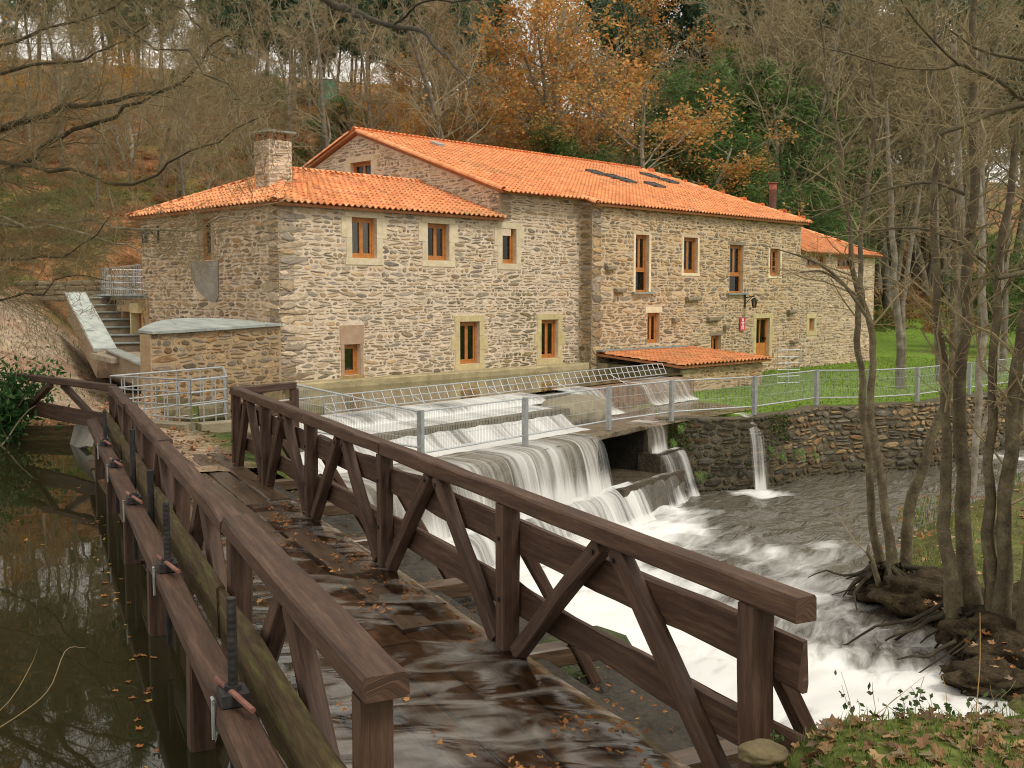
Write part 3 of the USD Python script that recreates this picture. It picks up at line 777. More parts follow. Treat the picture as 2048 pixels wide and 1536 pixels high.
def ridge_caps(p0, p1, par, step=.38, r=.115, name='ridge_tile', drop=.02, seed=0):
    p0, p1 = np.asarray(p0, float), np.asarray(p1, float)
    d = p1 - p0; L = np.linalg.norm(d); d /= L; s = unit(np.cross(d, ZA)); u = np.cross(s, d)
    R = np.random.default_rng(seed); n = int(L / step)
    a = np.linspace(-.1, np.pi + .1, 7); out = []
    for k in range(n):
        q = p0 + d * (k * step)
        va = np.vstack([q + np.outer(np.cos(a) * r * sc, s) + np.outer(np.sin(a) * r * sc - drop, u) + d * dd for dd, sc in ((0, 1.12), (step * 1.08, .95))] + [q + np.outer(np.cos(a) * r * .98, s) + np.outer(np.sin(a) * r * .98 - drop, u) + d * .005])
        j = np.arange(6)
        f = np.vstack([np.stack([j, j + 1, 8 + j], 1), np.stack([j, 8 + j, 7 + j], 1), np.stack([14 + j, 15 + j, j + 1], 1), np.stack([14 + j, j + 1, j], 1)])
        if u[2] < 0: f = f[:, ::-1]
        emit(par, name, (va, f), 'roof_tile', tone=R.uniform(.85, 1.15))


OV = .36
zr = lambda v: 6.31 + SLOPE * v
zw = lambda v: 5.30 + .335 * v
tiles = []
E0, E1 = UG - .22, 29.9
ridge_end = 28.4
front = [H3(E0, -OV, zr(-OV)), H3(UB - .12, -OV, zr(-OV)), H3(UB - .12, -.65 - OV, zr(-.65 - OV)), H3(E1 + .35, -.65 - OV, zr(-.65 - OV)), H3(ridge_end, VR, zr(VR)), H3(E0, VR, zr(VR))]
c0 = H3(E0, -.65 - OV, zr(-.65 - OV))
eu, es = UA, unit(VA + ZA * SLOPE); en = np.cross(eu, es); en = en if en[2] > 0 else -en
fp = Polygon([((p - c0) @ eu, (p - c0) @ es) for p in front])
tp = [p - en * .012 for p in front]; bt = [p - en * .1 for p in front]
m = trimesh.creation.extrude_polygon(fp.buffer(-.06), .09, engine='earcut'); v = np.array(m.vertices)
roof1 = emit(mill, 'main_roof', (c0 + np.outer(v[:, 0], eu) + np.outer(v[:, 1], es) + np.outer(v[:, 2] - .1, en), np.array(m.faces)), 'roof_tile', tone=.5)
tiles.append((roof1,) + tile_field(c0, eu, es, en, fp, 1))
backc = [H3(ridge_end, VR, zr(VR)), H3(E0, VR, zr(VR)), H3(E0, 17.4, zr(17 - 17.4)), H3(30.2, 17.4, zr(17 - 17.4))]
tiles.append(roof_face('back_roof', [backc[2], backc[3], backc[0], backc[1]], 2, mill))
endc = [H3(E1 + .35, -.65 - OV, zr(-.65 - OV)), H3(30.2, 17.4, zr(17 - 17.4)), H3(ridge_end, VR, zr(VR))]
tiles.append(roof_face('end_roof', endc, 3, mill))
ridge_caps(H3(E0, VR, zr(VR) + .07), H3(ridge_end, VR, zr(VR) + .07), roof1, seed=1)
ridge_caps(H3(E1 + .3, -.65 - OV, zr(-.65 - OV) + .07), H3(ridge_end, VR, zr(VR) + .07), roof1, seed=2)
ridge_caps(H3(E0 + .04, -OV, zr(-OV) + .05), H3(E0 + .04, VR, zr(VR) + .05), roof1, name='verge_tile', seed=3)
ridge_caps(H3(E0 + .04, 17.4, zr(-.4) + .05), H3(E0 + .04, VR, zr(VR) + .05), roof1, name='verge_tile', seed=4)
ridge_caps(H3(UB - .1, -.65 - OV, zr(-.65 - OV) + .04), H3(UB - .1, -OV + .1, zr(-OV) + .06), roof1, name='verge_tile', seed=5)
# wing roof: front, hipped end, back
ua, vr = 3.3, 4.45
A0, A1, A2, A3 = H3(-OV, -OV, zw(-OV)), H3(UG - .02, -OV, zw(-OV)), H3(UG - .02, vr, zw(vr)), H3(ua, vr, zw(vr))
B0, B1 = H3(-OV, 8.9 + OV, zw(-OV)), H3(UG - .02, 8.9 + OV, zw(-OV))
t1 = roof_face('wing_roof', [A0, A1, A2, A3], 4, mill); tiles.append(t1)
tiles.append(roof_face('hip_roof', [A0, B0, A3], 5, mill)); tiles.append(roof_face('wing_back_roof', [B1, B0, A3, A2], 6, mill))
up = np.array([0, 0, .06])
ridge_caps(A2 + up, A3 + up, t1[0], seed=7); ridge_caps(A0 + up, A3 + up, t1[0], seed=8); ridge_caps(B0 + up, A3 + up, t1[0], seed=9)
# far lower roof
zd = lambda v: 4.68 + .44 * (v + .65)
D0, D1 = H3(29.95, -.65 - OV, zd(-.65 - OV)), H3(38.2, -.65 - OV, zd(-.65 - OV))
D2, D3 = H3(34.4, 3.4, zd(3.4)), H3(29.95, 3.4, zd(3.4))
E2 = H3(38.2, 8.0, zd(-.65 - OV))
t2 = roof_face('end_wing_roof', [D0, D1, D2, D3], 7, mill, (.72, .98)); tiles.append(t2)
tiles.append(roof_face('end_wing_hip', [D1, E2, D2], 8, mill)); tiles.append(roof_face('end_wing_back_roof', [E2, H3(29.95, 8.0, zd(-1.01)), D3, D2], 9, mill))
ridge_caps(D1 + up, D2 + up, t2[0], seed=10); ridge_caps(D3 + up, D2 + up, t2[0], seed=11)


def tiles_out(lst, parent, limit, mat='roof_tile'):
    rec = []
    for k, (par, V, f, tn) in enumerate(lst):
        if not len(V): continue
        x, y, d = proj(V); a = (x.max(1) - x.min(1)) * (y.max(1) - y.min(1))
        rec += [(-a[i], k, i) for i in range(len(V))]
    rec.sort(); rest = []
    for q, (_, k, i) in enumerate(rec):
        par, V, f, tn = lst[k]
        if q < limit: emit(par, 'tile', (V[i], f), mat, tone=tn[i])
        else: rest.append((V[i], f, None, np.broadcast_to(tn[i], (18, 3))))
    if rest: emit(parent, 'roof_tiles', rest, mat, kind='stuff')


tiles_out(tiles, mill, 300)
# skylights
for (x, y) in ((1192, 351), (1226, 359), (1250, 366), (1308, 375), (1298, 356), (1336, 367)):
    r = ray(x, y); o = H3(0, 0, 6.31); t_ = ((o - CAM) @ en) / (r @ en); p = CAM + r * t_
    fr = emit(mill, 'skylight', [bx(p + en * .12 + es * q, (.80, .07, .16), np.array([eu, es, en])) for q in (-.36, .36)] + [bx(p + en * .12 + eu * q, (.07, .79, .16), np.array([eu, es, en])) for q in (-.365, .365)], 'slate', tone=.28)
    emit(fr, 'pane', bx(p + en * .15, (.66, .66, .02), np.array([eu, es, en])), 'slate', tone=.14)  # opaque sheet; the unlit look of the glass is put into its colour
# chimneys
cc = H3(1.55, 2.6, 0)
ch = emit(mill, 'chimney', bx(cc + ZA * 6.35, (.86, .86, 2.15), np.array([UA, VA, ZA])), 'mortar', tone=.95)
cw = []
for k, (pl) in enumerate((lambda u, d, z: cc - VA * .43 + np.multiply.outer(u, UA) - np.multiply.outer(d, VA) + np.multiply.outer(z, ZA), lambda u, d, z: cc - UA * .43 + np.multiply.outer(u, VA) - np.multiply.outer(d, UA) + np.multiply.outer(z, ZA))):
    S = rubble(free(-.43, .43, []), 5.3, 7.42, 60 + k, hmin=.08, hmax=.22)
    V, f, tn = stone_meshes(S, pl, 64 + k, PAL_A)
    for i in range(len(V)): emit(ch, 'stone', (V[i], f[:, ::-1] if k else f), 'stone', tone=tn[i])
for a in (-.33, 0, .33):
    for b in (-.33, .33):
        emit(ch, 'brick_pier', bx(cc + UA * a + VA * b + ZA * 7.54, (.13, .13, .24), np.array([UA, VA, ZA])), 'roof_tile', tone=.4)
emit(ch, 'cap_slab', beam(cc - UA * .55 + ZA * 7.70, cc + UA * .55 + ZA * 7.70, 1.1, .07, wob=.012), 'slate', tone=.8)
fp_ = H3(31.75, 2.1, 0)
fl = emit(mill, 'flue_pipe', tube([fp_ + ZA * 5.3, fp_ + ZA * 8.0], .19, 10), 'rust', tone=(.55, .5, .52))
emit(fl, 'flue_cap', [tube([fp_ + ZA * 7.95, fp_ + ZA * 8.26], .2, 10), tube([fp_ + ZA * 8.29, fp_ + ZA * 8.33], .27, 10)], 'rust', tone=(1.5, 1.1, .9))
emit(mill, 'roof_vent', [bx(H3(12.6, 7.0, zr(7.0) + .12), (.35, .5, .12), np.array([UA, es, en])), bx(H3(12.6, 7.0, zr(7.0) + .2), (.42, .55, .04), np.array([UA, es, en]))], 'zinc')
# wall plaque, lamps
sg = thing('wall_sign', 'small red sign with white symbols on the stone wall left of the orange door', 'sign', placeC(24.62, .07, 1.08))
ax = np.array([UA, -VA, ZA])
emit(sg, 'plate', bx((0, 0, 0), (.42, .02, .62), ax), 'sign_red')
emit(sg, 'symbol', [bx(UA * .0 + -VA * .013 + ZA * .19, (.13, .008, .13), ax), bx(-VA * .013 + ZA * .06, (.24, .008, .05), ax), bx(-VA * .013 + ZA * -.04, (.07, .008, .16), ax), bx(-VA * .013 + UA * .07 + ZA * -.17, (.06, .008, .16), ax), bx(-VA * .013 - UA * .08 + ZA * -.17, (.06, .008, .16), ax)], 'sign_white')


def lantern(loc, out, label):
    L = thing('wall_lantern', label, 'lamp', loc, group='iron wall lanterns')
    emit(L, 'bracket', [bar((0, 0, .25), np.asarray(out) * .5 + ZA * .32, .025), bar((0, 0, -.05), np.asarray(out) * .38 + ZA * .3, .018), bx(ZA * .1, (.05, .12, .6))], 'iron')
    a = np.linspace(0, 2 * np.pi, 7)[:-1]
    o = np.asarray(out) * .5
    emit(L, 'lamp_cage', [bar(o + np.array([np.cos(k) * .13, np.sin(k) * .13, .12]), o + np.array([np.cos(k) * .08, np.sin(k) * .08, -.22]), .012) for k in a] + [tube([o + ZA * .10, o + ZA * .14, o + ZA * .27], [.18, .16, .03], 6)], 'iron')
    emit(L, 'lamp_glass', tube([o + ZA * -.22, o + ZA * .11], [.075, .12], 6), 'glass')
    return L


lantern(placeC(24.85, .03, 2.05), -VA, 'black iron lantern with glass beside the tall window, above the red sign')
lantern(placeE(7.55, .03, 4.45), -UA, 'black iron lantern high on the end wall left of the upper doorway')

# ---------------------------------------------------------------- the low tiled shed over the race
shed = thing('race_shed', 'low stone shed with one orange tiled roof slope against the mill front', 'shed')
SU0, SU1, SV0, SV1 = 14.45, 20.1, -.68, -4.55
zs = lambda v: .12 - (-(v - SV0)) * .075
placeS = lambda u, d, z: HC + VA * SV1 + np.multiply.outer(u, UA) - np.multiply.outer(d, VA) + np.multiply.outer(z, ZA)
placeSL = lambda v, d, z: HC + UA * SU0 + np.multiply.outer(v, VA) - np.multiply.outer(d, UA) + np.multiply.outer(z, ZA)
v, f = wall_mesh(sbox(SU0, -2.0, SU1, -.34), [], placeS, .4); ws = emit(shed, 'wall', (v, f), 'mortar', tone=(.72, .66, .55))
v, f = wall_mesh(sbox(SV1, -1.05, SV0 - .05, -.3), [], placeSL, .4); wsl = emit(shed, 'wall', (v, f[:, ::-1]), 'concrete', tone=(.9, .82, .6))
emit(shed, 'side_wall', bx(H3(SU1 - .2, (SV0 + SV1) / 2, -1.1), (.4, SV0 - SV1 - .1, 1.6), np.array([UA, VA, ZA])), 'mortar', tone=.7)
S = rubble(free(SU0 + .5, SU1, []), -1.6, -.36, 31, hmin=.1, hmax=.24, wmin=.2)
V, f, tn = stone_meshes(S, placeS, 32, [(.33, .21, .10), (.38, .26, .13), (.27, .19, .11), (.40, .30, .17)])
stones_out([(ws, V, f, tn)], shed, 300)
emit(shed, 'corner_stone', bx(placeS(SU0 + .24, .0, -.9), (.5, .09, 1.05), np.array([UA, VA, ZA])), 'granite', tone=(.7, .68, .55))
S0, S1, S2, S3 = H3(SU0 - .3, SV1 - .35, zs(SV1 - .35)), H3(SU1 + .3, SV1 - .35, zs(SV1 - .35)), H3(SU1 + .3, SV0 - .02, zs(SV0)), H3(SU0 - .3, SV0 - .02, zs(SV0))
ts = roof_face('roof', [S0, S1, S2, S3], 21, shed, (.72, .95), .26, .42)
tiles_out([ts], shed, 300)
emit(shed, 'slate_edging', [beam(H3(SU0 - .35 + k * 1.15, SV0 - .15, .22), H3(SU0 + .75 + k * 1.15, SV0 - .15, .23), .42, .06, wob=.008, seed=k) for k in range(5)], 'slate', tone=.7)

# ---------------------------------------------------------------- curved slate-topped wall, stairs, terrace at the west end
cw_ = thing('curved_wall', 'curved rubble stone wall with a broad grey slate coping beside the mill corner', 'wall')
ks = np.linspace(0, 1, 15)
cpts = np.array([H3(-.05 - 4.75 * k, -.12 - 1.15 * math.sin(k * 1.45) ** 1.4, 1.57 - .10 * k) for k in ks])
seg = np.concatenate([[0], np.cumsum(np.linalg.norm(np.diff(cpts[:, :2], axis=0), axis=1))])
tang = np.gradient(cpts[:, :2], axis=0); tang /= np.linalg.norm(tang, axis=1, keepdims=True)
outn = np.stack([-tang[:, 1], tang[:, 0]], 1)
if outn[7] @ (-VA[:2]) < 0: outn = -outn


def placeCW(s, d, z):
    s = np.asarray(s, float)
    o = np.stack([np.interp(s, seg, cpts[:, 0]), np.interp(s, seg, cpts[:, 1])], -1)
    n = np.stack([np.interp(s, seg, outn[:, 0]), np.interp(s, seg, outn[:, 1])], -1)
    return np.concatenate([o + n * np.asarray(d)[..., None], np.asarray(z, float)[..., None]], -1)


n = len(ks); inn = cpts[:, :2] - outn * (.5 + .9 * np.sin(ks * np.pi)[:, None] ** .8)
V = np.vstack([np.c_[cpts[:, :2], np.full(n, -1.6)], np.c_[cpts[:, :2], cpts[:, 2] - .08], np.c_[inn, cpts[:, 2] - .08 + .20 * np.sin(ks * np.pi) ** .7], np.c_[inn, np.full(n, -1.6)]])
f = []
for a in range(3):
    for i in range(n - 1): f += [[a * n + i, a * n + i + 1, (a + 1) * n + i + 1], [a * n + i, (a + 1) * n + i + 1, (a + 1) * n + i]]
for i in (0, n - 1): f += [[i, n + i, 2 * n + i], [i, 2 * n + i, 3 * n + i]]
wcore = emit(cw_, 'wall_core', (V, f), 'mortar', tone=(.58, .51, .40))
S = rubble(free(.05, seg[-1] - .02, []), -1.2, 1.44, 33, hmin=.08, hmax=.2)
V, fs_, tn = stone_meshes(S, placeCW, 34, PAL_C + [(.30, .18, .09)]); tn = tn * .78
nn = np.cross(V[0][1] - V[0][0], V[0][9] - V[0][0])
stones_out([(wcore, V, fs_[:, ::-1], tn)], cw_, 300)
for a in range(5):
    i0, i1 = int(a * (n - 1) / 5), int((a + 1) * (n - 1) / 5)
    idx = np.arange(i0, i1 + 1); e = .12
    top = np.vstack([np.c_[cpts[idx, :2] + outn[idx] * e, cpts[idx, 2] + .0], np.c_[inn[idx] - outn[idx] * .1, cpts[idx, 2] + .02 + .22 * np.sin(ks[idx] * np.pi) ** .7]])
    k = len(idx); top[[0, k], :2] += tang[i0] * .006; top[[k - 1, 2 * k - 1], :2] -= tang[i1] * .006
    V = np.vstack([top, top - [0, 0, .07]]); f = []
    for i in range(k - 1): f += [[i, k + i, i + 1], [i + 1, k + i, k + i + 1], [2 * k + i, 2 * k + i + 1, 3 * k + i], [i, i + 1, 2 * k + i + 1], [i, 2 * k + i + 1, 2 * k + i], [k + i, 3 * k + i + 1, k + i + 1], [k + i, 3 * k + i, 3 * k + i + 1]]
    f += [[0, 2 * k, 3 * k], [0, 3 * k, k], [k - 1, 2 * k - 1, 4 * k - 1], [k - 1, 4 * k - 1, 3 * k - 1]]
    emit(cw_, 'slate_slab', (V, f), 'slate', tone=rng.uniform(.88, 1.1))
emit(cw_, 'end_slab', bx(cpts[-1] + np.array([-.05, .45, -.5]), (.16, .5, 1.05)), 'slate', tone=1.1)

st = thing('stone_stairs', 'stone steps with slate treads between a sloping slate slab and the terrace', 'stairs')
b0, b1 = np.array([-14.35, 37.6, .45]), np.array([-16.9, 41.7, 2.35])
dirn = unit((b1 - b0) * [1, 1, 0]); rt_ = np.array([dirn[1], -dirn[0], 0]); run = np.linalg.norm((b1 - b0)[:2]) / 7
axs = np.array([rt_, dirn, ZA])
for k in range(7):
    zt = .45 + (k + 1) * 1.9 / 7
    o = b0 + dirn * run * (k + .5) + rt_ * .85
    emit(st, 'riser', bx([o[0], o[1], zt / 2 - .2 - .03], (1.5, run - .03, zt + .4 - .06), axs), 'stone', tone=(.24, .19, .13))
    emit(st, 'tread', beam([*(o - rt_ * .76 - dirn * .03)[:2], zt - .03], [*(o + rt_ * .76 - dirn * .03)[:2], zt - .03], run + .06, .06, wob=.006, seed=k), 'slate', tone=.85)
sl0, sl1 = b0 - rt_ * .3 - dirn * .5 + ZA * .05, b1 - rt_ * .3 + dirn * .3 + ZA * .12
emit(st, 'slope_slab', beam(sl0, sl1, .78, .12, wob=.005), 'slate', tone=1.45)
emit(st, 'slab_base', beam(sl0 - ZA * .55, sl1 - ZA * .55, .6, .95, wob=.02), 'stone', tone=(.3, .22, .15))
k0, k1 = atz(212, 706, .55), np.array([cpts[-1][0] - .1, cpts[-1][1] + .5, .5]); k0 = np.array([-13.9, 36.4, .55])
emit(st, 'landing_coping', [beam(k0 + (k1 - k0) * a, k0 + (k1 - k0) * b, .42, .07, wob=.008, seed=5 + int(a * 9)) for a, b in ((0, .33), (.335, .66), (.665, 1))], 'slate', tone=.9)
emit(st, 'landing_wall', beam(k0 - ZA * .4, k1 - ZA * .35, .32, .68, wob=.03, seg=.4), 'stone', tone=(.22, .17, .11))
emit(st, 'landing', bx((-12.2, 35.6, .35), (3.4, 3.6, .16), axs), 'concrete', tone=(.9, .82, .7))
te = thing('terrace', 'small stone terrace with a dark alcove at the left end of the mill', 'terrace')
TR, TL = np.array([-13.45, 38.3, 0]), np.array([-16.6, 42.6, 0])
td = unit(TL - TR); tn_ = np.array([-td[1], td[0], 0]); tn_ = tn_ if tn_[0] < 0 else -tn_
tL = np.linalg.norm(TL - TR)
pT = lambda a, d, z: TR + np.multiply.outer(a, td) + np.multiply.outer(d, tn_) + np.multiply.outer(z, ZA)
tax = np.array([td, tn_, ZA])
v, f = wall_mesh(sbox(-.5, .2, tL, 2.26), [(.15, .80, .3, 1.75), (1.1, 2.5, 1.0, 1.8)], pT, .35); tw = emit(te, 'front_wall', (v, f), 'mortar', tone=(.72, .60, .42))
S = rubble(free(-.45, tL, [(.0, .95, .2, 2.1), (1.05, 2.6, .9, 1.85)]), .3, 2.22, 70, hmin=.09, hmax=.2); V, f, tn = stone_meshes(S, pT, 71, PAL_C)
for i in range(len(V)): emit(tw, 'stone', (V[i], f), 'stone', tone=tn[i])
emit(te, 'masonry', bx(pT(tL / 2, -2.2, 1.1), (tL, .3, 2.0), tax), 'stone', tone=(.10, .08, .06))
emit(te, 'deck_slab', bx(pT(tL / 2 - .2, -1.5, 2.34), (tL + .5, 3.1, .12), tax), 'slate', tone=.8)
emit(te, 'alcove_sill', bx(pT(1.8, .1, .96), (1.7, .5, .08), tax), 'slate', tone=.8)
emit(te, 'lintel', bx(pT(.45, .03, 1.95), (1.0, .3, .36), tax), 'granite', tone=(.8, .75, .55))
emit(te, 'jamb', bx(pT(.86, .03, 1.05), (.16, .3, 1.40), tax), 'granite', tone=(.9, .85, .65))
emit(te, 'door', bx(pT(.42, -.14, 1.03), (.68, .06, 1.42), tax), 'door_wood', tone=(.6, .4, .35))
emit(te, 'slate_edge', [beam(pT(-.4, .10, 2.43), pT(tL, .10, 2.41), .45, .07, wob=.006)], 'slate')


def mesh_rail(name, pts, z0s, h, rows, cell, r, label, category='railing', group=None, mat='zinc', lean=None, posts=None, mid=None):
    """A welded rod railing along pts: every horizontal rail a part, the uprights a part each."""
    T = thing(name, label, category, group=group)
    pts = [np.asarray(p, float) for p in pts]; lean = np.zeros(3) if lean is None else np.asarray(lean)
    for a, b in zip(pts[:-1], pts[1:]):
        L = np.linalg.norm((b - a)[:2]); n = max(1, int(round(L / cell)))
        for q in range(rows + 1):
            e = ZA * (h * q / rows) + lean * (q / rows)
            emit(T, 'rail', bar(a + e, b + e, r * (1.25 if q == rows else 1)), mat)
        for q in range(n + 1):
            p = a + (b - a) * q / n
            emit(T, 'upright', bar(p, p + ZA * h + lean, r * .85, 5), mat)
    return T


mesh_rail('terrace_railing', [pT(.05, 0, 2.47), pT(tL, 0, 2.40), pT(tL, -2.6, 2.4)], None, 1.05, 4, .26, .020, 'galvanised rod railing on the small terrace at the left end of the mill')
cg = [np.array([-5.30, 19.45, .0]), np.array([-5.72, 18.62, .0]), np.array([-7.5, 19.55, .0]), np.array([-6.0, 21.75, .02]), np.array([-5.30, 19.45, .0])]
mesh_rail('sluice_cage', cg, None, .92, 4, .285, .0145, 'galvanised square mesh cage round the sluice pit at the far bridge end')
emit(None, 'sluice_pit_wall', [beam((-5.65, 18.75, -.12), (-4.2, 19.9, -.12), .35, .5, wob=.01), beam((-5.75, 18.7, -.12), (-7.4, 19.5, -.12), .35, .5, wob=.01)], 'concrete', tone=(.85, .78, .6), label='low concrete kerb wall round the sluice pit under the mesh cage', category='kerb')
emit(None, 'rough_kerb_stones', [beam(np.array([-7.0 + .62 * k, 21.0 + .25 * k, .02]), np.array([-6.5 + .62 * k, 21.2 + .25 * k, .05]), .4, .34, wob=.06, ch=.07, seg=.12, seed=k) for k in range(5)], 'stone', tone=(.2, .17, .1), label='row of rough mossy stones behind the mesh cage', category='stones')

# gate on the lawn side of the shed
g0 = H3(20.7, -4.9, -1.2)
mesh_rail('mesh_gate', [g0, g0 + UA * .9 - VA * .5, ], None, 1.35, 5, .45, .022, 'galvanised square mesh gate standing on the lawn right of the low shed', 'gate')

# ---------------------------------------------------------------- weir: masonry, falls
weir = thing('weir_masonry', 'dark wet stepped stone weir under the falling water', 'weir')
MW = np.array([WT, WN, ZA])
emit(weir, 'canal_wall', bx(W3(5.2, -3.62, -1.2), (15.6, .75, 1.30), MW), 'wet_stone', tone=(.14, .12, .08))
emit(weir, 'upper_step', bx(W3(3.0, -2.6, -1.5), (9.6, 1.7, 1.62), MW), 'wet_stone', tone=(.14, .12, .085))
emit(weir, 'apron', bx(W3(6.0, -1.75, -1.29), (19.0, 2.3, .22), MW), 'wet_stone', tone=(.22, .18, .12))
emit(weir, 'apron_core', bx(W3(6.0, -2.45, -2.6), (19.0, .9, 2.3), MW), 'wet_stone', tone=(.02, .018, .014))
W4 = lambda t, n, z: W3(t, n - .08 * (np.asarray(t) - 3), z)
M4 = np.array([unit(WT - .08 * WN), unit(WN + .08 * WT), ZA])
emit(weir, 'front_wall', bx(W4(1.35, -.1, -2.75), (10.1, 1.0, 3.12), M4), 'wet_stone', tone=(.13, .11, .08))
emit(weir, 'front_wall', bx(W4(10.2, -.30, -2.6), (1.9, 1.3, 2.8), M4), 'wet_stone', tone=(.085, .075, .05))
emit(weir, 'recess_shade_back', bx(W4(8.0, -1.35, -2.4), (3.4, .3, 2.2), M4), 'wet_stone', tone=(.02, .018, .014))  # near-black tone is painted shade, so the recess reads as a dark hole
emit(weir, 'recess_shade_lining', bx(W4(6.47, -.5, -1.9), (.12, 1.6, 1.3), M4), 'wet_stone', tone=(.02, .018, .013))  # added lining, its near-black colour stands in for shade inside the recess
emit(weir, 'recess_shade_lining', bx(W4(9.2, -.5, -1.9), (.08, 1.5, 1.3), M4), 'wet_stone', tone=(.025, .022, .016))  # added lining on the other side, shade put into its colour
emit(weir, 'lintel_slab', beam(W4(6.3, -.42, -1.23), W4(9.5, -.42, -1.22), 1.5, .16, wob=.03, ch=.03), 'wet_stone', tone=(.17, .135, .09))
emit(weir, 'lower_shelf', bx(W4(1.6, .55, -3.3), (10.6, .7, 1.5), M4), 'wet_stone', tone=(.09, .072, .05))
emit(weir, 'lower_shelf', bx(W4(8.2, .2, -3.25), (3.6, 1.9, 1.55), M4), 'wet_stone', tone=(.075, .06, .042))  # shelf toned down with the recess: wet stone plus painted shade
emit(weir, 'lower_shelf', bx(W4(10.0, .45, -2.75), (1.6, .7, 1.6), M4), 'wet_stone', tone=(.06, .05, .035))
# boulder between the two upper falls
s = trimesh.creation.icosphere(3); v = np.array(s.vertices); v = v * (1 + (fbm(v, 1.4, 3, 5)[:, None] - .5) * .5)
emit(None, 'weir_boulder', (W3(8.9, -2.35, -.95) + v @ np.diag([1.25, .95, .52]) @ MW, np.array(s.faces)), 'concrete', smooth=True, tone=(.72, .66, .48), label='rounded pale boulder between the two upper falls of the weir', category='boulder')
# far sill carrying the right-hand upper falls
emit(weir, 'far_sill', bx(W3(14.4, -3.6, -1.1), (6.0, .8, 1.2), MW), 'wet_stone', tone=(.23, .15, .10))
emit(None, 'race_ledge', [beam(H3(.1, -.32, -.42), H3(13.8, -.32, -.42), .55, .34, wob=.04, ch=.05, seg=.5), beam(H3(14.2, -.9, -.42), H3(14.5, -.9, -.42), .55, .3, wob=.04)], 'concrete', tone=(1.12, 1.0, .66), label='narrow mossy stone ledge along the foot of the mill in the canal', category='ledge')


def curtain(name, ts, prof, label, mat='fall_thick', seed=0, amp=.06, edge=.18, thick=0.0, du=.05, skew=0.0, frame=W3):
    """A falling sheet of water: ts = (t0, t1) along the lip, prof = list of (n, z) down the fall."""
    pr = np.asarray(prof, float); L = np.concatenate([[0], np.cumsum(np.linalg.norm(np.diff(pr, axis=0), axis=1))])
    m_ = max(8, int(L[-1] / .07)); l = np.linspace(0, L[-1], m_); N0, Z0 = np.interp(l, L, pr[:, 0]), np.interp(l, L, pr[:, 1])
    k = np.ones(5) / 5
    if m_ > 10:
        N0 = np.convolve(np.pad(N0, 2, 'edge'), k, 'valid'); Z0 = np.convolve(np.pad(Z0, 2, 'edge'), k, 'valid')
    t_ = np.arange(ts[0], ts[1] + .01, du)
    T, Lg = np.meshgrid(t_, l); Nn, Zz = np.repeat(N0[:, None], len(t_), 1), np.repeat(Z0[:, None], len(t_), 1)
    q = np.stack([T * 2.6, Lg * .25 + seed * 7, T * 0], -1); q2 = np.stack([T * 7.5, Lg * .3, T * 0 + seed], -1)
    a = (fbm(q, 1, 3, seed) - .5) * amp * 2.2 + (fbm(q2, 1, 2, seed + 3) - .5) * amp * .7
    fall = sstep(0, .35, Lg / L[-1])
    Nn = Nn + a * (.35 + fall * 1.1) + .03; T2 = T + skew * Lg + (fbm(q, .7, 2, seed + 9) - .5) * .25 * fall
    tk = thick + (fbm(np.stack([T * 1.6, Lg * .15, T * 0], -1), 1, 3, seed + 5) - .5) * .5 - .9 * sstep(edge, 0, np.minimum(T - ts[0], ts[1] - T)) * (1 - .3 * fall) + .22 * sstep(.25, 0, Lg) + .35 * sstep(.75, 1.0, Lg / L[-1])
    P = frame(0, 0, 0) + T2[..., None] * (frame(1, 0, 0) - frame(0, 0, 0)) + Nn[..., None] * (frame(0, 1, 0) - frame(0, 0, 0)) + Zz[..., None] * ZA
    emit(None, name, (P.reshape(-1, 3), grid_faces(len(t_), m_), np.stack([T, Lg], -1).reshape(-1, 2)), mat, smooth=True, label=label, category='waterfall', extra={'thick': tk.ravel()})


curtain('waterfall', (-1.6, 8.7), [(-4.2, -.44), (-3.75, -.45), (-3.25, -.50), (-3.18, -.66), (-3.05, -.69)], 'thin rippling spill from the canal lip under the leaning rack', 'fall_thick', 1, .03, thick=.10)
curtain('waterfall', (-1.9, 7.75), [(-3.2, -.66), (-2.3, -.67), (-2.0, -.70), (-1.75, -.82), (-1.5, -.99), (-1.3, -1.12), (-.7, -1.15)], 'broad white upper fall behind the wire fence', 'fall_thick', 2, .05, thick=.2, skew=-.12)
curtain('waterfall', (-2.6, 6.5), [(-1.5, -1.12), (.1, -1.13), (.42, -1.16), (.58, -1.32), (.70, -1.7), (.78, -2.2), (.85, -2.55)], 'wide main curtain of white water falling in front of the wire fence', 'fall_thick', 3, .10, thick=-.04, frame=W4)
curtain('waterfall', (-2.8, 7.5), [(.70, -2.42), (.95, -2.47), (1.15, -2.56), (1.32, -2.85), (1.5, -3.2), (1.65, -3.36)], 'lower spreading fall at the foot of the main curtain', 'fall_thick', 4, .10, thick=.08, frame=W4)
curtain('waterfall', (7.4, 9.5), [(.8, -2.46), (1.12, -2.48), (1.22, -2.7), (1.3, -3.1), (1.4, -3.36)], 'thin veil of water over the lower shelf below the dark recess', 'fall_thin', 5, .06, thick=-.10, frame=W4)
curtain('waterfall', (9.15, 10.1), [(-.4, -1.14), (.34, -1.16), (.46, -1.35), (.52, -1.8), (.56, -2.0)], 'narrow fall at the right edge of the dark recess', 'fall_thin', 6, .05, thick=.14, frame=W4)
curtain('waterfall', (9.1, 10.75), [(.5, -1.93), (.8, -1.96), (.92, -2.15), (1.05, -2.6), (1.2, -3.1), (1.3, -3.36)], 'slanting fan of water below the narrow right fall', 'fall_thin', 7, .08, thick=.14, skew=.12, frame=W4)
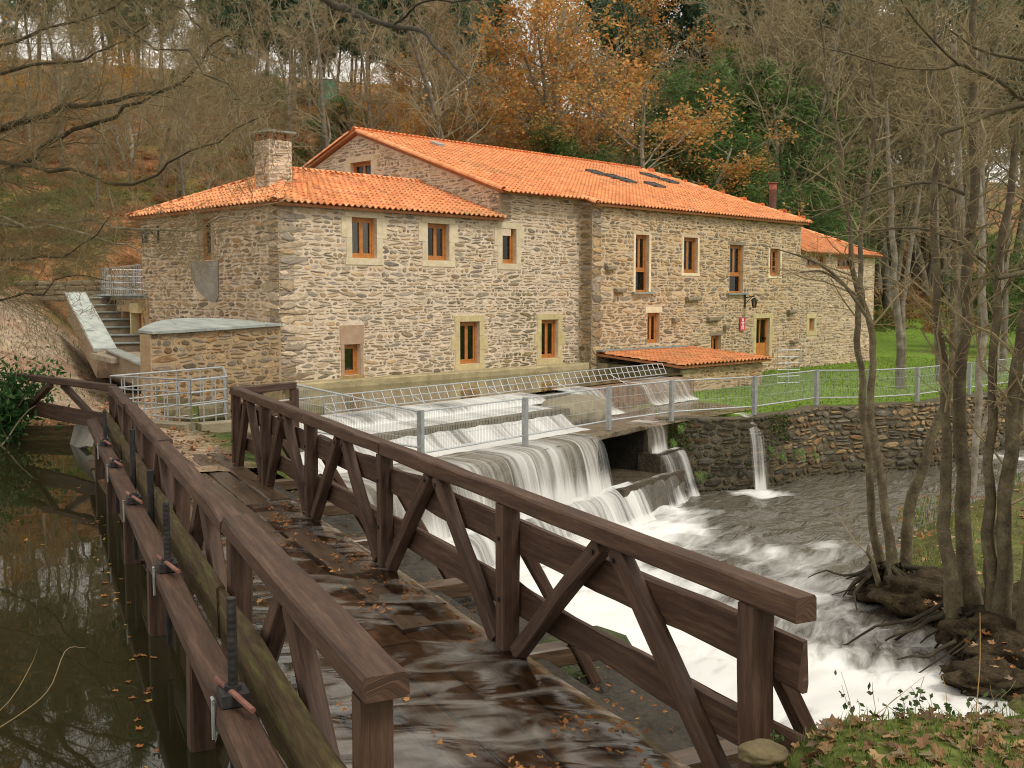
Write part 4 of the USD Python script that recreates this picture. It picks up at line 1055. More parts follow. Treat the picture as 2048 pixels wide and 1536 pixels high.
curtain('waterfall', (9.9, 11.6), [(-4.1, -.44), (-3.22, -.47), (-3.0, -.6), (-2.6, -.95), (-2.0, -1.14)], 'short upper fall right of the boulder', 'fall_thin', 8, .05, thick=.16, skew=-.2)
curtain('waterfall', (13.6, 16.6), [(-4.1, -.44), (-3.2, -.47), (-3.0, -.7), (-2.85, -1.05), (-2.5, -1.16)], 'short upper fall beside the low tiled shed', 'fall_thin', 9, .05, thick=.08)
sp = aty(1495, 832, 31.0)
spf = lambda t_, n_, z_: np.array([sp[0], sp[1], 0]) + np.array([.86, .50, 0]) * t_ + np.array([.5, -.86, 0]) * n_ + ZA * z_
curtain('waterfall', (-.26, .26), [(-.5, -1.10), (-.02, -1.12), (.20, -1.22), (.40, -1.7), (.52, -2.4), (.60, -3.0), (.62, -3.32)], 'slender spout of water falling from the retaining wall into the river', 'fall_thick', 10, .05, edge=.1, thick=.08, du=.02, frame=spf)
apw = [W3(8.8, -1.9, -1.168), W3(16.5, -2.9, -1.168), W3(15.0, .3, -1.168), W3(8.8, .2, -1.168)]
emit(None, 'apron_water', (np.array(apw), [[0, 2, 1], [0, 3, 2]]), 'deck_water', kind='structure')

# leaning rack along the canal lip
rk = mesh_rail('canal_rack', [W3(-.4, -4.0, -.36), W3(16.8, -4.0, -.36)], None, .36, 2, .34, .015, 'leaning galvanised rod rack along the canal lip above the upper fall', 'railing', lean=WN * -.18)
for k in np.arange(1.0, 16.5, 3.1):
    emit(rk, 'strut', bar(W3(k + .1, -3.5, -.52), W3(k - .1, -4.1, -.18), .013), 'zinc')

# ---------------------------------------------------------------- wire fence along the lip and the lawn
fpts = [np.array([-3.75, 17.6, .95]), np.array([-1.93, 21.65, 0.02]), np.array([.28, 24.6, 0]), np.array([2.52, 27.55, 0]), np.array([4.5, 29.64, 0]), np.array([7.19, 31.1, .0]), np.array([9.81, 33.79, 0]), np.array([11.55, 33.9, 0]), np.array([13.51, 34.95, 0]), np.array([16.4, 37.6, 0]), np.array([19.6, 40.5, 0]), np.array([24.0, 44.5, .05])]
fence = thing('wire_fence', 'grey steel post fence with fine wire panels along the weir and the lawn edge', 'fence')
for i, p in enumerate(fpts):
    hgt = 1.15 if i else .95
    w = .11 if i else .05
    nx_ = unit((fpts[min(i + 1, len(fpts) - 1)] - fpts[max(i - 1, 0)]) * [1, 1, 0])
    emit(fence, 'post', bx(p + ZA * (-hgt / 2 + .03) + np.array([nx_[1], -nx_[0], 0]) * .04, (w, w, hgt), np.array([nx_, [-nx_[1], nx_[0], 0], ZA])), 'zinc', tone=.85)
for i, (a, b) in enumerate(zip(fpts[:-1], fpts[1:])):
    h = .88 if i else .75
    emit(fence, 'top_rail', bar(a, b, .02, 4), 'zinc'); emit(fence, 'bottom_rail', bar(a - ZA * h, b - ZA * h, .022, 4), 'zinc', tone=1.1)
    L = np.linalg.norm(b - a); n = int(L / .055)
    w = [bar(a + (b - a) * (k / n) - ZA * h, a + (b - a) * (k / n), .0032, 3) for k in range(1, n)]
    w += [bar(a - ZA * q, b - ZA * q, .005, 3) for q in (.28, .58)]
    emit(fence, 'wire_panel', w, 'zinc', kind='stuff')

# ---------------------------------------------------------------- retaining wall of the lawn
rw = thing('retaining_wall', 'tall rubble stone retaining wall of the lawn, dark and mossy near the spout', 'wall')
rpts = np.array([W3(10.5, -.45, 0), (7.35, 30.75, 0), (9.95, 33.45, 0), (13.6, 34.6, 0), (19.8, 40.2, 0), (27, 46.5, 0), (36, 54, 0)])
rseg = np.concatenate([[0], np.cumsum(np.linalg.norm(np.diff(rpts, axis=0), axis=1))])
rd = np.diff(rpts, axis=0); rd /= np.linalg.norm(rd, axis=1, keepdims=True)
rs_ = np.linspace(0, rseg[-1], 90)


def rwp(s):
    return np.stack([np.interp(s, rseg, rpts[:, 0]), np.interp(s, rseg, rpts[:, 1])], -1)


def placeRW(s, d, z):
    s = np.asarray(s, float); o = rwp(s); e = rwp(s + .3) - rwp(s - .3); e /= np.linalg.norm(e, axis=-1, keepdims=True) + 1e-9
    n_ = np.stack([e[..., 1], -e[..., 0]], -1)
    bat = np.asarray(d) + (-np.asarray(z) - 1.1) * .05
    return np.concatenate([o + n_ * bat[..., None], np.asarray(z, float)[..., None]], -1)


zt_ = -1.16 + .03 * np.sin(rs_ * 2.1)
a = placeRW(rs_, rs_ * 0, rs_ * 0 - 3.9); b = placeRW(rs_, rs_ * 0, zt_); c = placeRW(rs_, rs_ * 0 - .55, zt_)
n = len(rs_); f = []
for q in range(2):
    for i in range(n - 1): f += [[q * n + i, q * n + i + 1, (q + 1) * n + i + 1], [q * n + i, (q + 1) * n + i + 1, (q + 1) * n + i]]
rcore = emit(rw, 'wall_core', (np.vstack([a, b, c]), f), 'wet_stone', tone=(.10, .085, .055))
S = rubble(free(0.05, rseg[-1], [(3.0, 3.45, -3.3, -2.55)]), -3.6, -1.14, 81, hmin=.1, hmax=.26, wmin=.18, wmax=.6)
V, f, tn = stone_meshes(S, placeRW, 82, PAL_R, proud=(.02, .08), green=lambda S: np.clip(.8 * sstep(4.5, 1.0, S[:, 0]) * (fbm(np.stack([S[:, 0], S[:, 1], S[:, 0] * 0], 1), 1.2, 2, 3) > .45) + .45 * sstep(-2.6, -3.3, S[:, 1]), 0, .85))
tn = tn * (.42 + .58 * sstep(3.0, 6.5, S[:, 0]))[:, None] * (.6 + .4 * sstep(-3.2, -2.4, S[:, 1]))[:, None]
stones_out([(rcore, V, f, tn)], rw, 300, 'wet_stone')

# ---------------------------------------------------------------- footbridge
br = thing('footbridge', 'dark brown timber footbridge with crossed railings over the flooded dam', 'footbridge')
RW = lambda s, o, z: RR0 + RRd * s + RRo * o + ZA * z
LW = lambda s, o, z: LR0 + LRd * s + LRo * o + ZA * z
sd = [0]


def nb(name, p0, p1, w, h, mat='wood', up=(0, 0, 1), **k):
    sd[0] += 1
    return emit(br, name, beam(p0, p1, w, h, up=up, seed=sd[0], **k), mat)


rp, rapx = [.2, 2.8, 5.29, 7.69, 9.78, 11.55], [1.48, 4.09, 6.51, 8.80, 10.7]
lp, lapx = [.12, 2.75, 5.4, 8.0, 10.5, 13.0], [1.45, 4.1, 6.75, 9.3, 11.8]
for a, b in ((-.12, 5.25), (5.26, 11.68)): nb('handrail', RW(a, 0, 1.072), RW(b, 0, 1.072), .125, .115, wob=.012)
for a, b, w_, z_, o_ in ((-.03, 2.86, .165, 1.088, 0), (2.875, 6.55, .135, 1.058, .012), (6.56, 10.2, .13, 1.062, -.005), (10.21, 13.2, .135, 1.055, .008)): nb('handrail', LW(a, o_, z_), LW(b, o_, z_ - .004), w_, .10, wob=.018)
for W_, ps, ap, low in ((RW, rp, rapx, -.35), (LW, lp, lapx, -.2)):
    for s in ps: nb('post', W_(s, 0, low), W_(s, 0, 1.015), .125, .125, up=RRd, wob=.010)
    for k, s in enumerate(ap):
        l_, r_ = ps[k], ps[k + 1]
        nb('brace', W_(s - .075, .0, 1.01), W_(l_ + .16, .0, .02), .115, .095, up=RRo, wob=.012)
        nb('brace', W_(s + .075, .0, 1.01), W_(r_ - .16, .0, .02), .115, .095, up=RRo, wob=.012)
for a, b in ((-.02, 2.85), (2.86, 7.75), (7.76, 11.7)):
    nb('side_board', RW(a, .09, .78), RW(b, .09, .78), .055, .225, wob=.03)
    nb('side_board', RW(a, .09, .34), RW(b, .09, .34), .055, .21, wob=.032)
for s in rp[:-1]: nb('outrigger', RW(s + .02, .11, .74), RW(s + .05, .78, -.45), .085, .085, up=RRd, wob=.01)
for a, b in ((-.6, 2.7), (2.71, 6.3), (6.31, 9.8), (9.81, 13.1)): nb('side_board', LW(a, .115, .60), LW(b, .115, .60), .05, .30, 'mossy_wood', wob=.03)
for a, b in ((-1.2, 3.9), (3.91, 8.9), (8.91, 13.1)): nb('gate_beam', LW(a, .30, .57), LW(b, .30, .57), .15, .10, wob=.008)
for s in (-.4, 2.3, 4.4, 6.6, 9.0, 11.4): nb('gate_post', LW(s, .30, -1.2), LW(s, .30, .52), .13, .13, up=RRd)
for s in np.arange(-.5, 13, 1.32): nb('sluice_board', LW(s, .24, -.42), LW(s + 1.29, .24, -.42), .05, .72, 'mossy_wood', wob=.01)
for W_, ps, ap, o in ((RW, rp, rapx, -.056), (LW, lp, lapx, -.056)):
    so_ = RRo if W_ is RW else LRo
    for q, z in [(a + e, .955) for a in ap for e in (-.11, .11)] + [(p_, zz) for p_ in ps[1:] for zz in (.78, .36)]:
        c_ = W_(q, -.050 if z > .9 else -.066, z)
        emit(br, 'bolt', tube([c_, c_ - so_ * .012], .016, 7), 'iron')
# deck: planks along the bridge, ledgers under them
R = np.random.default_rng(5)
o_edges = np.linspace(-1.93, .06, 8)
for k in range(7):
    s = .62 + R.uniform(-.0, .0)
    while s < 12.6:
        e = min(s + R.uniform(2.2, 4.4), 12.8)
        o = (o_edges[k] + o_edges[k + 1]) / 2
        fl_ = .032 * (s / 12.0)
        zz = R.uniform(-.052, -.030) + fl_
        nb('deck_plank', RW(s, o, zz), RW(e - .03, o, zz + R.uniform(-.008, .012)), .284 - .022 - R.uniform(0, .012), .05, 'plank_wet', wob=.009, jt=.22)
        s = e
nb('end_plank', RW(.42, -2.2, .02), RW(.42, .42, .03), .26, .09, 'wood', wob=.012)
for s in np.arange(1, 12.5, 1.9): nb('cross_beam', RW(s, -2.1, -.14), RW(s, .75, -.14), .16, .14, 'plank_wet')
# returns of both rails at the far end
ra, rb_ = RW(11.62, 0, 1.06), np.array([-3.35, 16.05, 1.05])
nb('handrail', ra, rb_, .12, .11, wob=.01); nb('post', [rb_[0], rb_[1], -.2], [rb_[0], rb_[1], 1.0], .12, .12, up=RRd)
nb('brace', ra * .6 + rb_ * .4 - ZA * .05, [rb_[0] - .1, rb_[1] - .1, .05], .1, .08, up=RRo); nb('side_board', ra - ZA * .35, rb_ - ZA * .33, .05, .2); nb('side_board', ra - ZA * .75, rb_ - ZA * .73, .05, .2)
la, lb = LW(13.12, 0, 1.06), np.array([-8.55, 17.9, 1.06])
nb('handrail', la, lb, .14, .10, wob=.008); nb('post', [lb[0], lb[1], -.3], [lb[0], lb[1], 1.0], .13, .13, up=RRd)
mid = la * .48 + lb * .52 - ZA * .06
nb('brace', mid + [.1, 0, 0], la * .93 + lb * .07 - ZA * .66, .1, .09, up=RRo); nb('brace', mid - [.1, 0, 0], lb * .9 + la * .1 - ZA * .62, .1, .09, up=RRo)
nb('side_board', la - ZA * .52, lb - ZA * .50, .06, .24, wob=.015)


def near_s(x):
    s = np.linspace(-1.5, 13.2, 1500); xs = proj(np.array([LW(q, .30, .66) for q in s]))[0]
    return s[np.argmin(np.abs(xs - x))]


lab = ['nearest', 'second', 'third', 'fourth', 'farthest']
scr0 = None
for k, (x, top) in enumerate(((466, .48), (335, .46), (268, .10), (232, .08), (211, .42))):
    p = LW(near_s(x), .30, .62)
    T = thing('sluice_screw', '%s iron sluice screw with nut block and handle bar on the pond-side gate beam' % lab[k], 'sluice screw', p, math.degrees(math.atan2(LRd[1], LRd[0])), 'sluice screws along the gate beam')
    emit(T, 'threaded_rod', tube([(0, 0, -.5)] + [(0, 0, z) for z in np.arange(-.02, top, .016)] + [(0, 0, top)], [.021] + [.021 + .0016 * (i % 2) for i in range(len(np.arange(-.02, top, .016)))] + [.019], 9), 'iron')
    emit(T, 'nut_block', [bx((0, 0, .035), (.15, .12, .055)), tube([(0, 0, .06), (0, 0, .085)], .04, 8)], 'iron')
    emit(T, 'handle_bar', bar((.13, .05, .075), (-.25, -.04, .05), .0135, 8), 'rust')
    emit(T, 'clevis', [bar((.02, .085, .02), (.02, .085, -.16), .009, 5), bar((.0, .085, .02), (.05, .085, .02), .009, 5)], 'zinc')
for k, (s, h) in enumerate(((7.6, .9), (5.9, .75))):
    p = LW(s, .19, .2)
    emit(None, 'iron_stake', tube([p, p + ZA * (h - .1), p + ZA * h], [.028, .028, .03], 8), 'iron', label=('farther' if k == 0 else 'nearer') + ' upright black iron stake with pale cap between side board and left railing', category='stake', group='iron stakes by the left railing')
# the dam under the bridge, and rocks on its river side
dam = emit(None, 'dam', [beam(RW(-1.5, -.95, -.8), RW(13.5, -.95, -.8), 2.5, 1.36, wob=.02), beam(RW(-.2, .75, -2.0), RW(11.0, .75, -2.0), 1.0, 3.3, wob=.16, ch=.2, seg=.3)], 'wet_stone', tone=(.038, .031, .022), label='dark wet stone dam under the timber footbridge', category='dam')
R = np.random.default_rng(9)
for k in range(40):
    s = R.uniform(.5, 11.5); o = R.uniform(.22, 1.25); r = R.uniform(.12, .36)
    m_ = trimesh.creation.icosphere(2); v = np.array(m_.vertices); v = v * (1 + (fbm(v + k * 5, 1.3, 3, k)[:, None] - .5) * .8)
    tn = (.045, .037, .026) if R.random() < .7 else (.05, .062, .018)
    emit(None, 'dam_rock', (RW(s, o, -.36 - .16 * o) + v @ np.diag([r * 1.3, r, r * .75]), np.array(m_.faces)), 'wet_stone', smooth=True, tone=tn, label='dark wet rock on the dam below the right railing', category='rock', group='rocks on the river side of the dam')
dx, dy = np.arange(.55, 10.6, .06), np.arange(-1.96, .1, .06)
DS, DO = np.meshgrid(dx, dy)
qq = np.stack([DS, DO, DS * 0], -1)
dz = .005 + (fbm(qq * [2.2, 1.2, 1], 1, 3, 70) - .5) * .034 - .02 * sstep(6.5, 10.5, DS) - .03 * sstep(-.05, .1, DO)
DP = RR0 + DS[..., None] * RRd + DO[..., None] * RRo + dz[..., None] * ZA
emit(None, 'deck_water', (DP.reshape(-1, 3), grid_faces(len(dx), len(dy))[:, ::-1]), 'deck_water', smooth=True, kind='structure')
# far approach and the mossy bank between bridge and weir
mx, my = np.arange(-8.2, .6, .16), np.arange(13.5, 24.5, .16)
MX, MY = np.meshgrid(mx, my); q3 = np.stack([MX, MY, MX * 0], -1)
so = (MX - RR0[0]) * RRo[0] + (MY - RR0[1]) * RRo[1]; ss = (MX - RR0[0]) * RRd[0] + (MY - RR0[1]) * RRd[1]
wn_ = (MX - WO[0]) * WN[0] + (MY - WO[1]) * WN[1]; wt_ = (MX - WO[0]) * WT[0] + (MY - WO[1]) * WT[1]
MZ = .03 + (fbm(q3, .9, 3, 8) - .5) * .12 - sstep(.1, 3.6, so - .25 * np.clip(ss - 12, 0, 6)) * 3.4 - .5 * sstep(-4.5, -2.0, wt_) * sstep(-5.0, -3.0, wn_)
MZ += (fbm(q3, 1.6, 3, 18) - .5) * .5 * sstep(.2, 1.2, so)
MT = np.array([.34, .25, .17]) * (1 - sstep(-.3, .4, so))[..., None] + (np.array([.085, .065, .035]) * (1 - sstep(.45, .6, fbm(q3, .8, 3, 28)))[..., None] + np.array([.055, .08, .014]) * sstep(.45, .6, fbm(q3, .8, 3, 28))[..., None]) * sstep(-.3, .4, so)[..., None]
lo_ = (MX - LR0[0]) * LRo[0] + (MY - LR0[1]) * LRo[1]
keepm = ((ss > 11.0) & (wt_ < -1.5) | (ss > 11.9) & (so < .1) & (wt_ < -1.5)) & ((lo_ < -.05) | (MY > 18.7))
f = grid_faces(len(mx), len(my)); f = f[keepm.ravel()[f].all(1)]
emit(None, 'bridge_bank', (np.stack([MX, MY, MZ], -1).reshape(-1, 3), f, None, MT.reshape(-1, 3)), 'ground', smooth=True, kind='structure')
emit(None, 'tilted_slab', beam(atz(150, 872, .12), atz(186, 862, .30), .5, .10, up=(-.3, -1, .4)), 'concrete', tone=1.0, label='tilted grey concrete slab in the pond corner below the left railing', category='slab')
emit(None, 'pond_edge_board', beam(atz(40, 868, .1), atz(150, 866, .12), .08, .28, wob=.02), 'mossy_wood', label='old mossy board edging the pond below the left railing', category='board')
#VEG
# ---------------------------------------------------------------- growing things
def wander(R, p, d, L, n, wig, trop):
    pts = [np.asarray(p, float)]; d = unit(d)
    for _ in range(n):
        d = unit(d + R.normal(0, wig, 3) + np.array([0, 0, trop]))
        pts.append(pts[-1] + d * L / n)
    return np.array(pts), d


def grow(R, p, d, L, r, spec, lev, out):
    sp = spec[lev]
    pts, _ = wander(R, p, d, L, sp['seg'], sp['wig'], sp['trop'])
    rr = np.linspace(r, r * sp.get('tip', .35), len(pts))
    out.append((pts, rr, lev))
    if lev + 1 >= len(spec): return
    m = sp['kids']; m = int(m * R.uniform(.8, 1.2) + .5)
    for k in range(m):
        t = sp['from'] + (1 - sp['from']) * (k + R.uniform(0, 1)) / m
        x = t * (len(pts) - 1); i = min(int(x), len(pts) - 2)
        q = pts[i] + (pts[i + 1] - pts[i]) * (x - i); ax = unit(pts[i + 1] - pts[i])
        side = unit(np.cross(ax, R.normal(0, 1, 3)))
        a = math.radians(R.normal(sp['ang'], 10))
        dd = ax * math.cos(a) + side * math.sin(a)
        l = L * sp['ratio'] * R.uniform(.6, 1.15) * (1.15 - sp.get('taper', .5) * t)
        grow(R, q, dd, max(l, .12), max(np.interp(x, range(len(pts)), rr) * sp.get('rr', .55), sp.get('rmin', .006)), spec, lev + 1, out)


def wood_mesh(br_, sides=(8, 5, 3, 3, 3), tone=(1, 1, 1), lo=0, hi=9):
    return [tube(p, r, sides[min(l, len(sides) - 1)], tone) for p, r, l in br_ if lo <= l <= hi]


def leaves(R, pts, size, asp, tones, hang=0.0, jit=.15, var=.25):
    """Rhombic two-triangle leaves at pts."""
    n = len(pts); c = pts + R.normal(0, jit, (n, 3))
    a = R.normal(0, 1, (n, 3)); a[:, 2] -= hang; a /= np.linalg.norm(a, axis=1, keepdims=True)
    b = np.cross(a, R.normal(0, 1, (n, 3))); b /= np.linalg.norm(b, axis=1, keepdims=True) + 1e-9
    s = size * R.uniform(.6, 1.3, (n, 1)); w = s * asp
    V = np.stack([c - a * s * .5, c + b * w * .5, c + a * s * .5, c - b * w * .5], 1).reshape(-1, 3)
    k = np.arange(n)[:, None] * 4
    f = np.vstack([k + [0, 1, 2], k + [0, 2, 3]])
    tn = np.asarray(tones)[R.integers(0, len(tones), n)] * R.uniform(1 - var, 1 + var, (n, 1))
    return V, f, None, np.repeat(tn, 4, 0)


def along(R, br_, lev, per):
    o = []
    for p, r, l in br_:
        if l >= lev:
            t = R.uniform(.15, 1, per) * (len(p) - 1); i = np.minimum(t.astype(int), len(p) - 2)
            o.append(p[i] + (p[i + 1] - p[i]) * (t - i)[:, None])
    return np.vstack(o)


BARE = [dict(seg=12, wig=.05, trop=.03, kids=15, **{'from': .22}, ang=48, ratio=.42, tip=.16, taper=.55, rr=.45),
        dict(seg=7, wig=.12, trop=.05, kids=8, **{'from': .15}, ang=42, ratio=.42, tip=.25, rr=.5, rmin=.012),
        dict(seg=5, wig=.15, trop=.03, kids=7, **{'from': .1}, ang=38, ratio=.45, tip=.4, rr=.6, rmin=.009),
        dict(seg=4, wig=.18, trop=.0, kids=3, **{'from': .2}, ang=35, ratio=.5, tip=.5, rmin=.008),
        dict(seg=2, wig=.2, trop=0, tip=.6)]
OAK = [dict(seg=9, wig=.09, trop=.03, kids=13, **{'from': .28}, ang=55, ratio=.46, tip=.2, taper=.45, rr=.5),
       dict(seg=6, wig=.16, trop=.05, kids=7, **{'from': .2}, ang=45, ratio=.45, tip=.3, rmin=.015),
       dict(seg=4, wig=.2, trop=.02, kids=5, **{'from': .15}, ang=42, ratio=.5, tip=.4, rmin=.012),
       dict(seg=3, wig=.2, trop=0, tip=.5)]
protos = {}
TREES = {'bare_tree': 0}


def make_proto(kind, seed):
    R = np.random.default_rng(seed); b = []
    if kind == 'bare':
        grow(R, (0, 0, -.3), (R.normal(0, .05), R.normal(0, .05), 1), 13.0, .17, BARE, 0, b)
        return [('trunk', wood_mesh(b, hi=0, tone=.72), 'bark', None), ('limbs', wood_mesh(b, lo=1, hi=2, tone=.75), 'twig', None), ('twigs', wood_mesh(b, lo=3, tone=(.8, .76, .68)), 'twig', 'stuff')]
    if kind in ('oak', 'oak_gold'):
        grow(R, (0, 0, -.3), (R.normal(0, .08), R.normal(0, .08), 1), 10.0, .2, OAK, 0, b)
        pts = along(R, b, 3, 12)
        pts = pts[fbm(pts, .55, 2, seed) > .40]
        ton = [(.50, .23, .06), (.46, .19, .05), (.54, .29, .09), (.38, .19, .06), (.42, .28, .09), (.30, .24, .08)] if kind == 'oak' else [(.46, .26, .04), (.40, .22, .04), (.34, .22, .06), (.44, .18, .035)]
        return [('trunk', wood_mesh(b, hi=0), 'bark', None), ('limbs', wood_mesh(b, lo=1, hi=2), 'bark', None), ('crown', [leaves(R, pts, .155, .62, ton, jit=.2)], 'leaf', 'stuff')]
    if kind == 'euc':
        sp = [dict(seg=12, wig=.03, trop=.03, kids=22, **{'from': .34}, ang=38, ratio=.24, tip=.2, taper=.35, rr=.4), dict(seg=5, wig=.12, trop=.10, kids=6, **{'from': .25}, ang=40, ratio=.5, tip=.3, rmin=.02), dict(seg=4, wig=.2, trop=-.06, tip=.4)]
        grow(R, (0, 0, -.3), (R.normal(0, .03), R.normal(0, .03), 1), 24.0, .26, sp, 0, b)
        pts = along(R, b, 2, 80)
        pts = pts[fbm(pts, .5, 2, seed) > .36]
        return [('trunk', wood_mesh(b, hi=0, tone=(.6, .5, .42)), 'bark', None), ('limbs', wood_mesh(b, lo=1, tone=(.6, .5, .42)), 'bark', None), ('crown', [leaves(R, pts, .56, .28, [(.10, .16, .085), (.08, .135, .07), (.13, .18, .11), (.065, .11, .05)], hang=1.1, jit=.36)], 'leaf', 'stuff')]
    if kind == 'pine':
        tr, _ = wander(R, (0, 0, -.2), (0, 0, 1), 7.2, 8, .02, 0.02); rad = np.linspace(.1, .015, 9); b = [(tr, rad, 0)]; tips = []
        for z in np.arange(.5, 6.9, .42):
            for k in range(6):
                a = R.uniform(0, 2 * np.pi); L = (7.3 - z) * .30 * R.uniform(.7, 1.15) + .2
                p, _ = wander(R, (np.interp(z, tr[:, 2], tr[:, 0]), np.interp(z, tr[:, 2], tr[:, 1]), z), (math.cos(a), math.sin(a), .35), L, 4, .08, .10)
                b.append((p, np.linspace(.022, .008, 5), 1)); tips.append(along(R, b[-1:], 0, int(80 * L) + 20))
        pts = np.vstack(tips)
        return [('trunk', wood_mesh(b, hi=0), 'bark', None), ('limbs', wood_mesh(b, lo=1, sides=(6, 3)), 'bark', None), ('crown', [leaves(R, pts, .19, .13, [(.095, .18, .05), (.075, .145, .04), (.12, .205, .06), (.14, .19, .06)], hang=-.5, jit=.13)], 'leaf', 'stuff')]
    if kind == 'green':          # bushy evergreen broadleaf
        grow(R, (0, 0, -.2), (0, 0, 1), 5.5, .1, OAK[:3] + [OAK[3]], 0, b)
        pts = along(R, b, 2, 30)
        return [('trunk', wood_mesh(b, hi=0), 'bark', None), ('limbs', wood_mesh(b, lo=1, hi=1), 'bark', None), ('crown', [leaves(R, pts, .14, .45, [(.085, .145, .035), (.11, .17, .045), (.065, .11, .03), (.14, .17, .055)], jit=.2)], 'leaf', 'stuff')]


HP = {'bare': 13.5, 'oak': 10.5, 'oak_gold': 10.5, 'euc': 25.5, 'pine': 7.0, 'green': 6.0}
NAME = {'bare': 'bare_tree', 'oak': 'oak_tree', 'oak_gold': 'golden_oak_tree', 'euc': 'eucalyptus_tree', 'pine': 'young_pine_tree', 'green': 'evergreen_tree'}
NV = {'bare': 4, 'oak': 3, 'oak_gold': 2, 'euc': 3, 'pine': 2, 'green': 2}
LAB = {'bare': 'bare grey tree with fine twigs', 'oak': 'oak with rusty orange leaves', 'oak_gold': 'tree with golden brown leaves', 'euc': 'tall blue-green eucalyptus', 'pine': 'young bright green pine', 'green': 'bushy dark evergreen tree'}
srcs = {}
RT = np.random.default_rng(2024)


def zone_of(x):
    return 'at the far left edge of the slope' if x < 120 else 'on the left slope above the field wall' if x < 280 else 'on the slope left of the chimney' if x < 500 else 'on the slope behind the chimney' if x < 640 else 'behind the gable peak' if x < 800 else 'behind the near half of the main ridge' if x < 980 else 'behind the middle of the main ridge' if x < 1160 else 'behind the skylights' if x < 1350 else 'behind the flue pipe' if x < 1560 else 'behind the lower roof at the right' if x < 1700 else 'right of the lower roof' if x < 1760 else 'above the forked lawn tree' if x < 1850 else 'on the slope behind the lawn' if x < 1950 else 'at the right edge of the slope'


def place_tree(kind, x, Y, top, label=None, group=None, slim=1.0, z=None):
    X = (x - 1024) / FPX * Y * .997
    zg = ground_z(X, Y) - .1 if z is None else z
    H = CZ + (590 - top) / FPX * Y - zg
    s = H / HP[kind]
    if s < .25: return
    v = int(RT.integers(0, NV[kind])); key = (kind, v)
    lb = label or (LAB[kind] + ' ' + zone_of(x) + (', nearest row' if Y < 80 else ', second row' if Y < 90 else ', third row' if Y < 100 else ', fourth row' if Y < 112 else ', back row')); gr = group or (LAB[kind].split(' with')[0] + 's ' + zone_of(x))
    sc = (s * slim, s * slim, s); rz = RT.uniform(0, 360)
    if key not in srcs:
        T = thing(NAME[kind], lb, 'tree', (X, Y, zg), rz, gr, sc); srcs[key] = T
        for nm, m, mt, kd in make_proto(kind, 100 + v * 7 + len(kind)): emit(T, nm, m, mt, kind=kd, smooth=(nm == 'trunk'))
    else:
        copy_of(srcs[key], (X, Y, zg), rz, sc, lb, 'tree', gr)


def scatter_trees(kind, n, xr, yr, tr, slim=(1, 1), mind=1.5):
    k = 0; tries = 0
    while k < n and tries < n * 40:
        tries += 1
        x, Y = RT.uniform(*xr), RT.uniform(*yr)
        X = (x - 1024) / FPX * Y
        if hill(np.array([X]), np.array([Y]))[1][0] < mind: continue
        place_tree(kind, x, Y, RT.uniform(*tr), slim=RT.uniform(*slim)); k += 1


place_tree('bare', 668, 74, -60, 'large pale grey bare tree with a thick trunk above the tiled wing', 'large bare tree', 1.25)
place_tree('oak', 1180, 82, 5, 'tall oak with bright rusty leaves above the middle of the main roof', 'tall rusty oak', 1.3)
place_tree('green', 1150, 74, 290, 'small round dark evergreen just above the middle of the main ridge', 'round dark evergreen', 1.2)
scatter_trees('euc', 34, (-60, 500), (98, 132), (-230, 40), (.9, 1.2))
scatter_trees('green', 12, (-40, 600), (98, 125), (120, 240), (1.2, 1.8))
scatter_trees('oak_gold', 12, (-40, 620), (98, 122), (100, 220), (1.1, 1.6))
scatter_trees('euc', 16, (440, 960), (100, 122), (-60, 120), (1.1, 1.5))
scatter_trees('pine', 8, (480, 760), (84, 108), (130, 260), (1.1, 1.6))
place_tree('oak', 640, 80, 236, 'small rusty oak in front of the green tank', 'small rusty oak', 1.5)
place_tree('green', 690, 79, 225, 'bushy evergreen right of the green tank', 'bushy evergreen', 1.5)
scatter_trees('oak_gold', 11, (-40, 420), (62, 92), (60, 220), (.8, 1.1))
scatter_trees('bare', 34, (-60, 560), (58, 98), (-40, 220), (.8, 1.1))
scatter_trees('green', 5, (60, 560), (70, 95), (230, 330), (.8, 1.2))
scatter_trees('euc', 22, (470, 1000), (100, 130), (-180, -20), (.8, 1.1))
scatter_trees('bare', 14, (460, 980), (70, 100), (-80, 150), (.9, 1.2))
scatter_trees('oak', 6, (720, 860), (70, 84), (120, 230), (1, 1.3))
scatter_trees('oak', 15, (860, 1300), (78, 108), (20, 240), (1, 1.35))
scatter_trees('oak', 9, (740, 1330), (70, 84), (200, 290), (1.2, 1.7))
scatter_trees('bare', 10, (850, 1340), (76, 104), (20, 200), (.9, 1.2))
scatter_trees('pine', 9, (1130, 1330), (76, 90), (215, 330), (.9, 1.3))
scatter_trees('euc', 24, (1230, 1720), (102, 132), (-110, 40), (.9, 1.2))
scatter_trees('pine', 20, (1340, 1590), (74, 92), (120, 310), (1.2, 1.8))
scatter_trees('green', 6, (1380, 1600), (84, 100), (220, 340), (1, 1.4))
scatter_trees('oak_gold', 4, (1340, 1600), (76, 90), (280, 360), (1, 1.5))
scatter_trees('euc', 10, (1700, 2120), (112, 138), (-110, 60), (.8, 1.0))
scatter_trees('bare', 38, (1540, 2120), (68, 112), (-130, 180), (.9, 1.2))
scatter_trees('bare', 7, (1560, 1780), (78, 100), (150, 330), (1.1, 1.5))
scatter_trees('green', 5, (1960, 2150), (62, 76), (480, 580), (1, 1.3), -30)
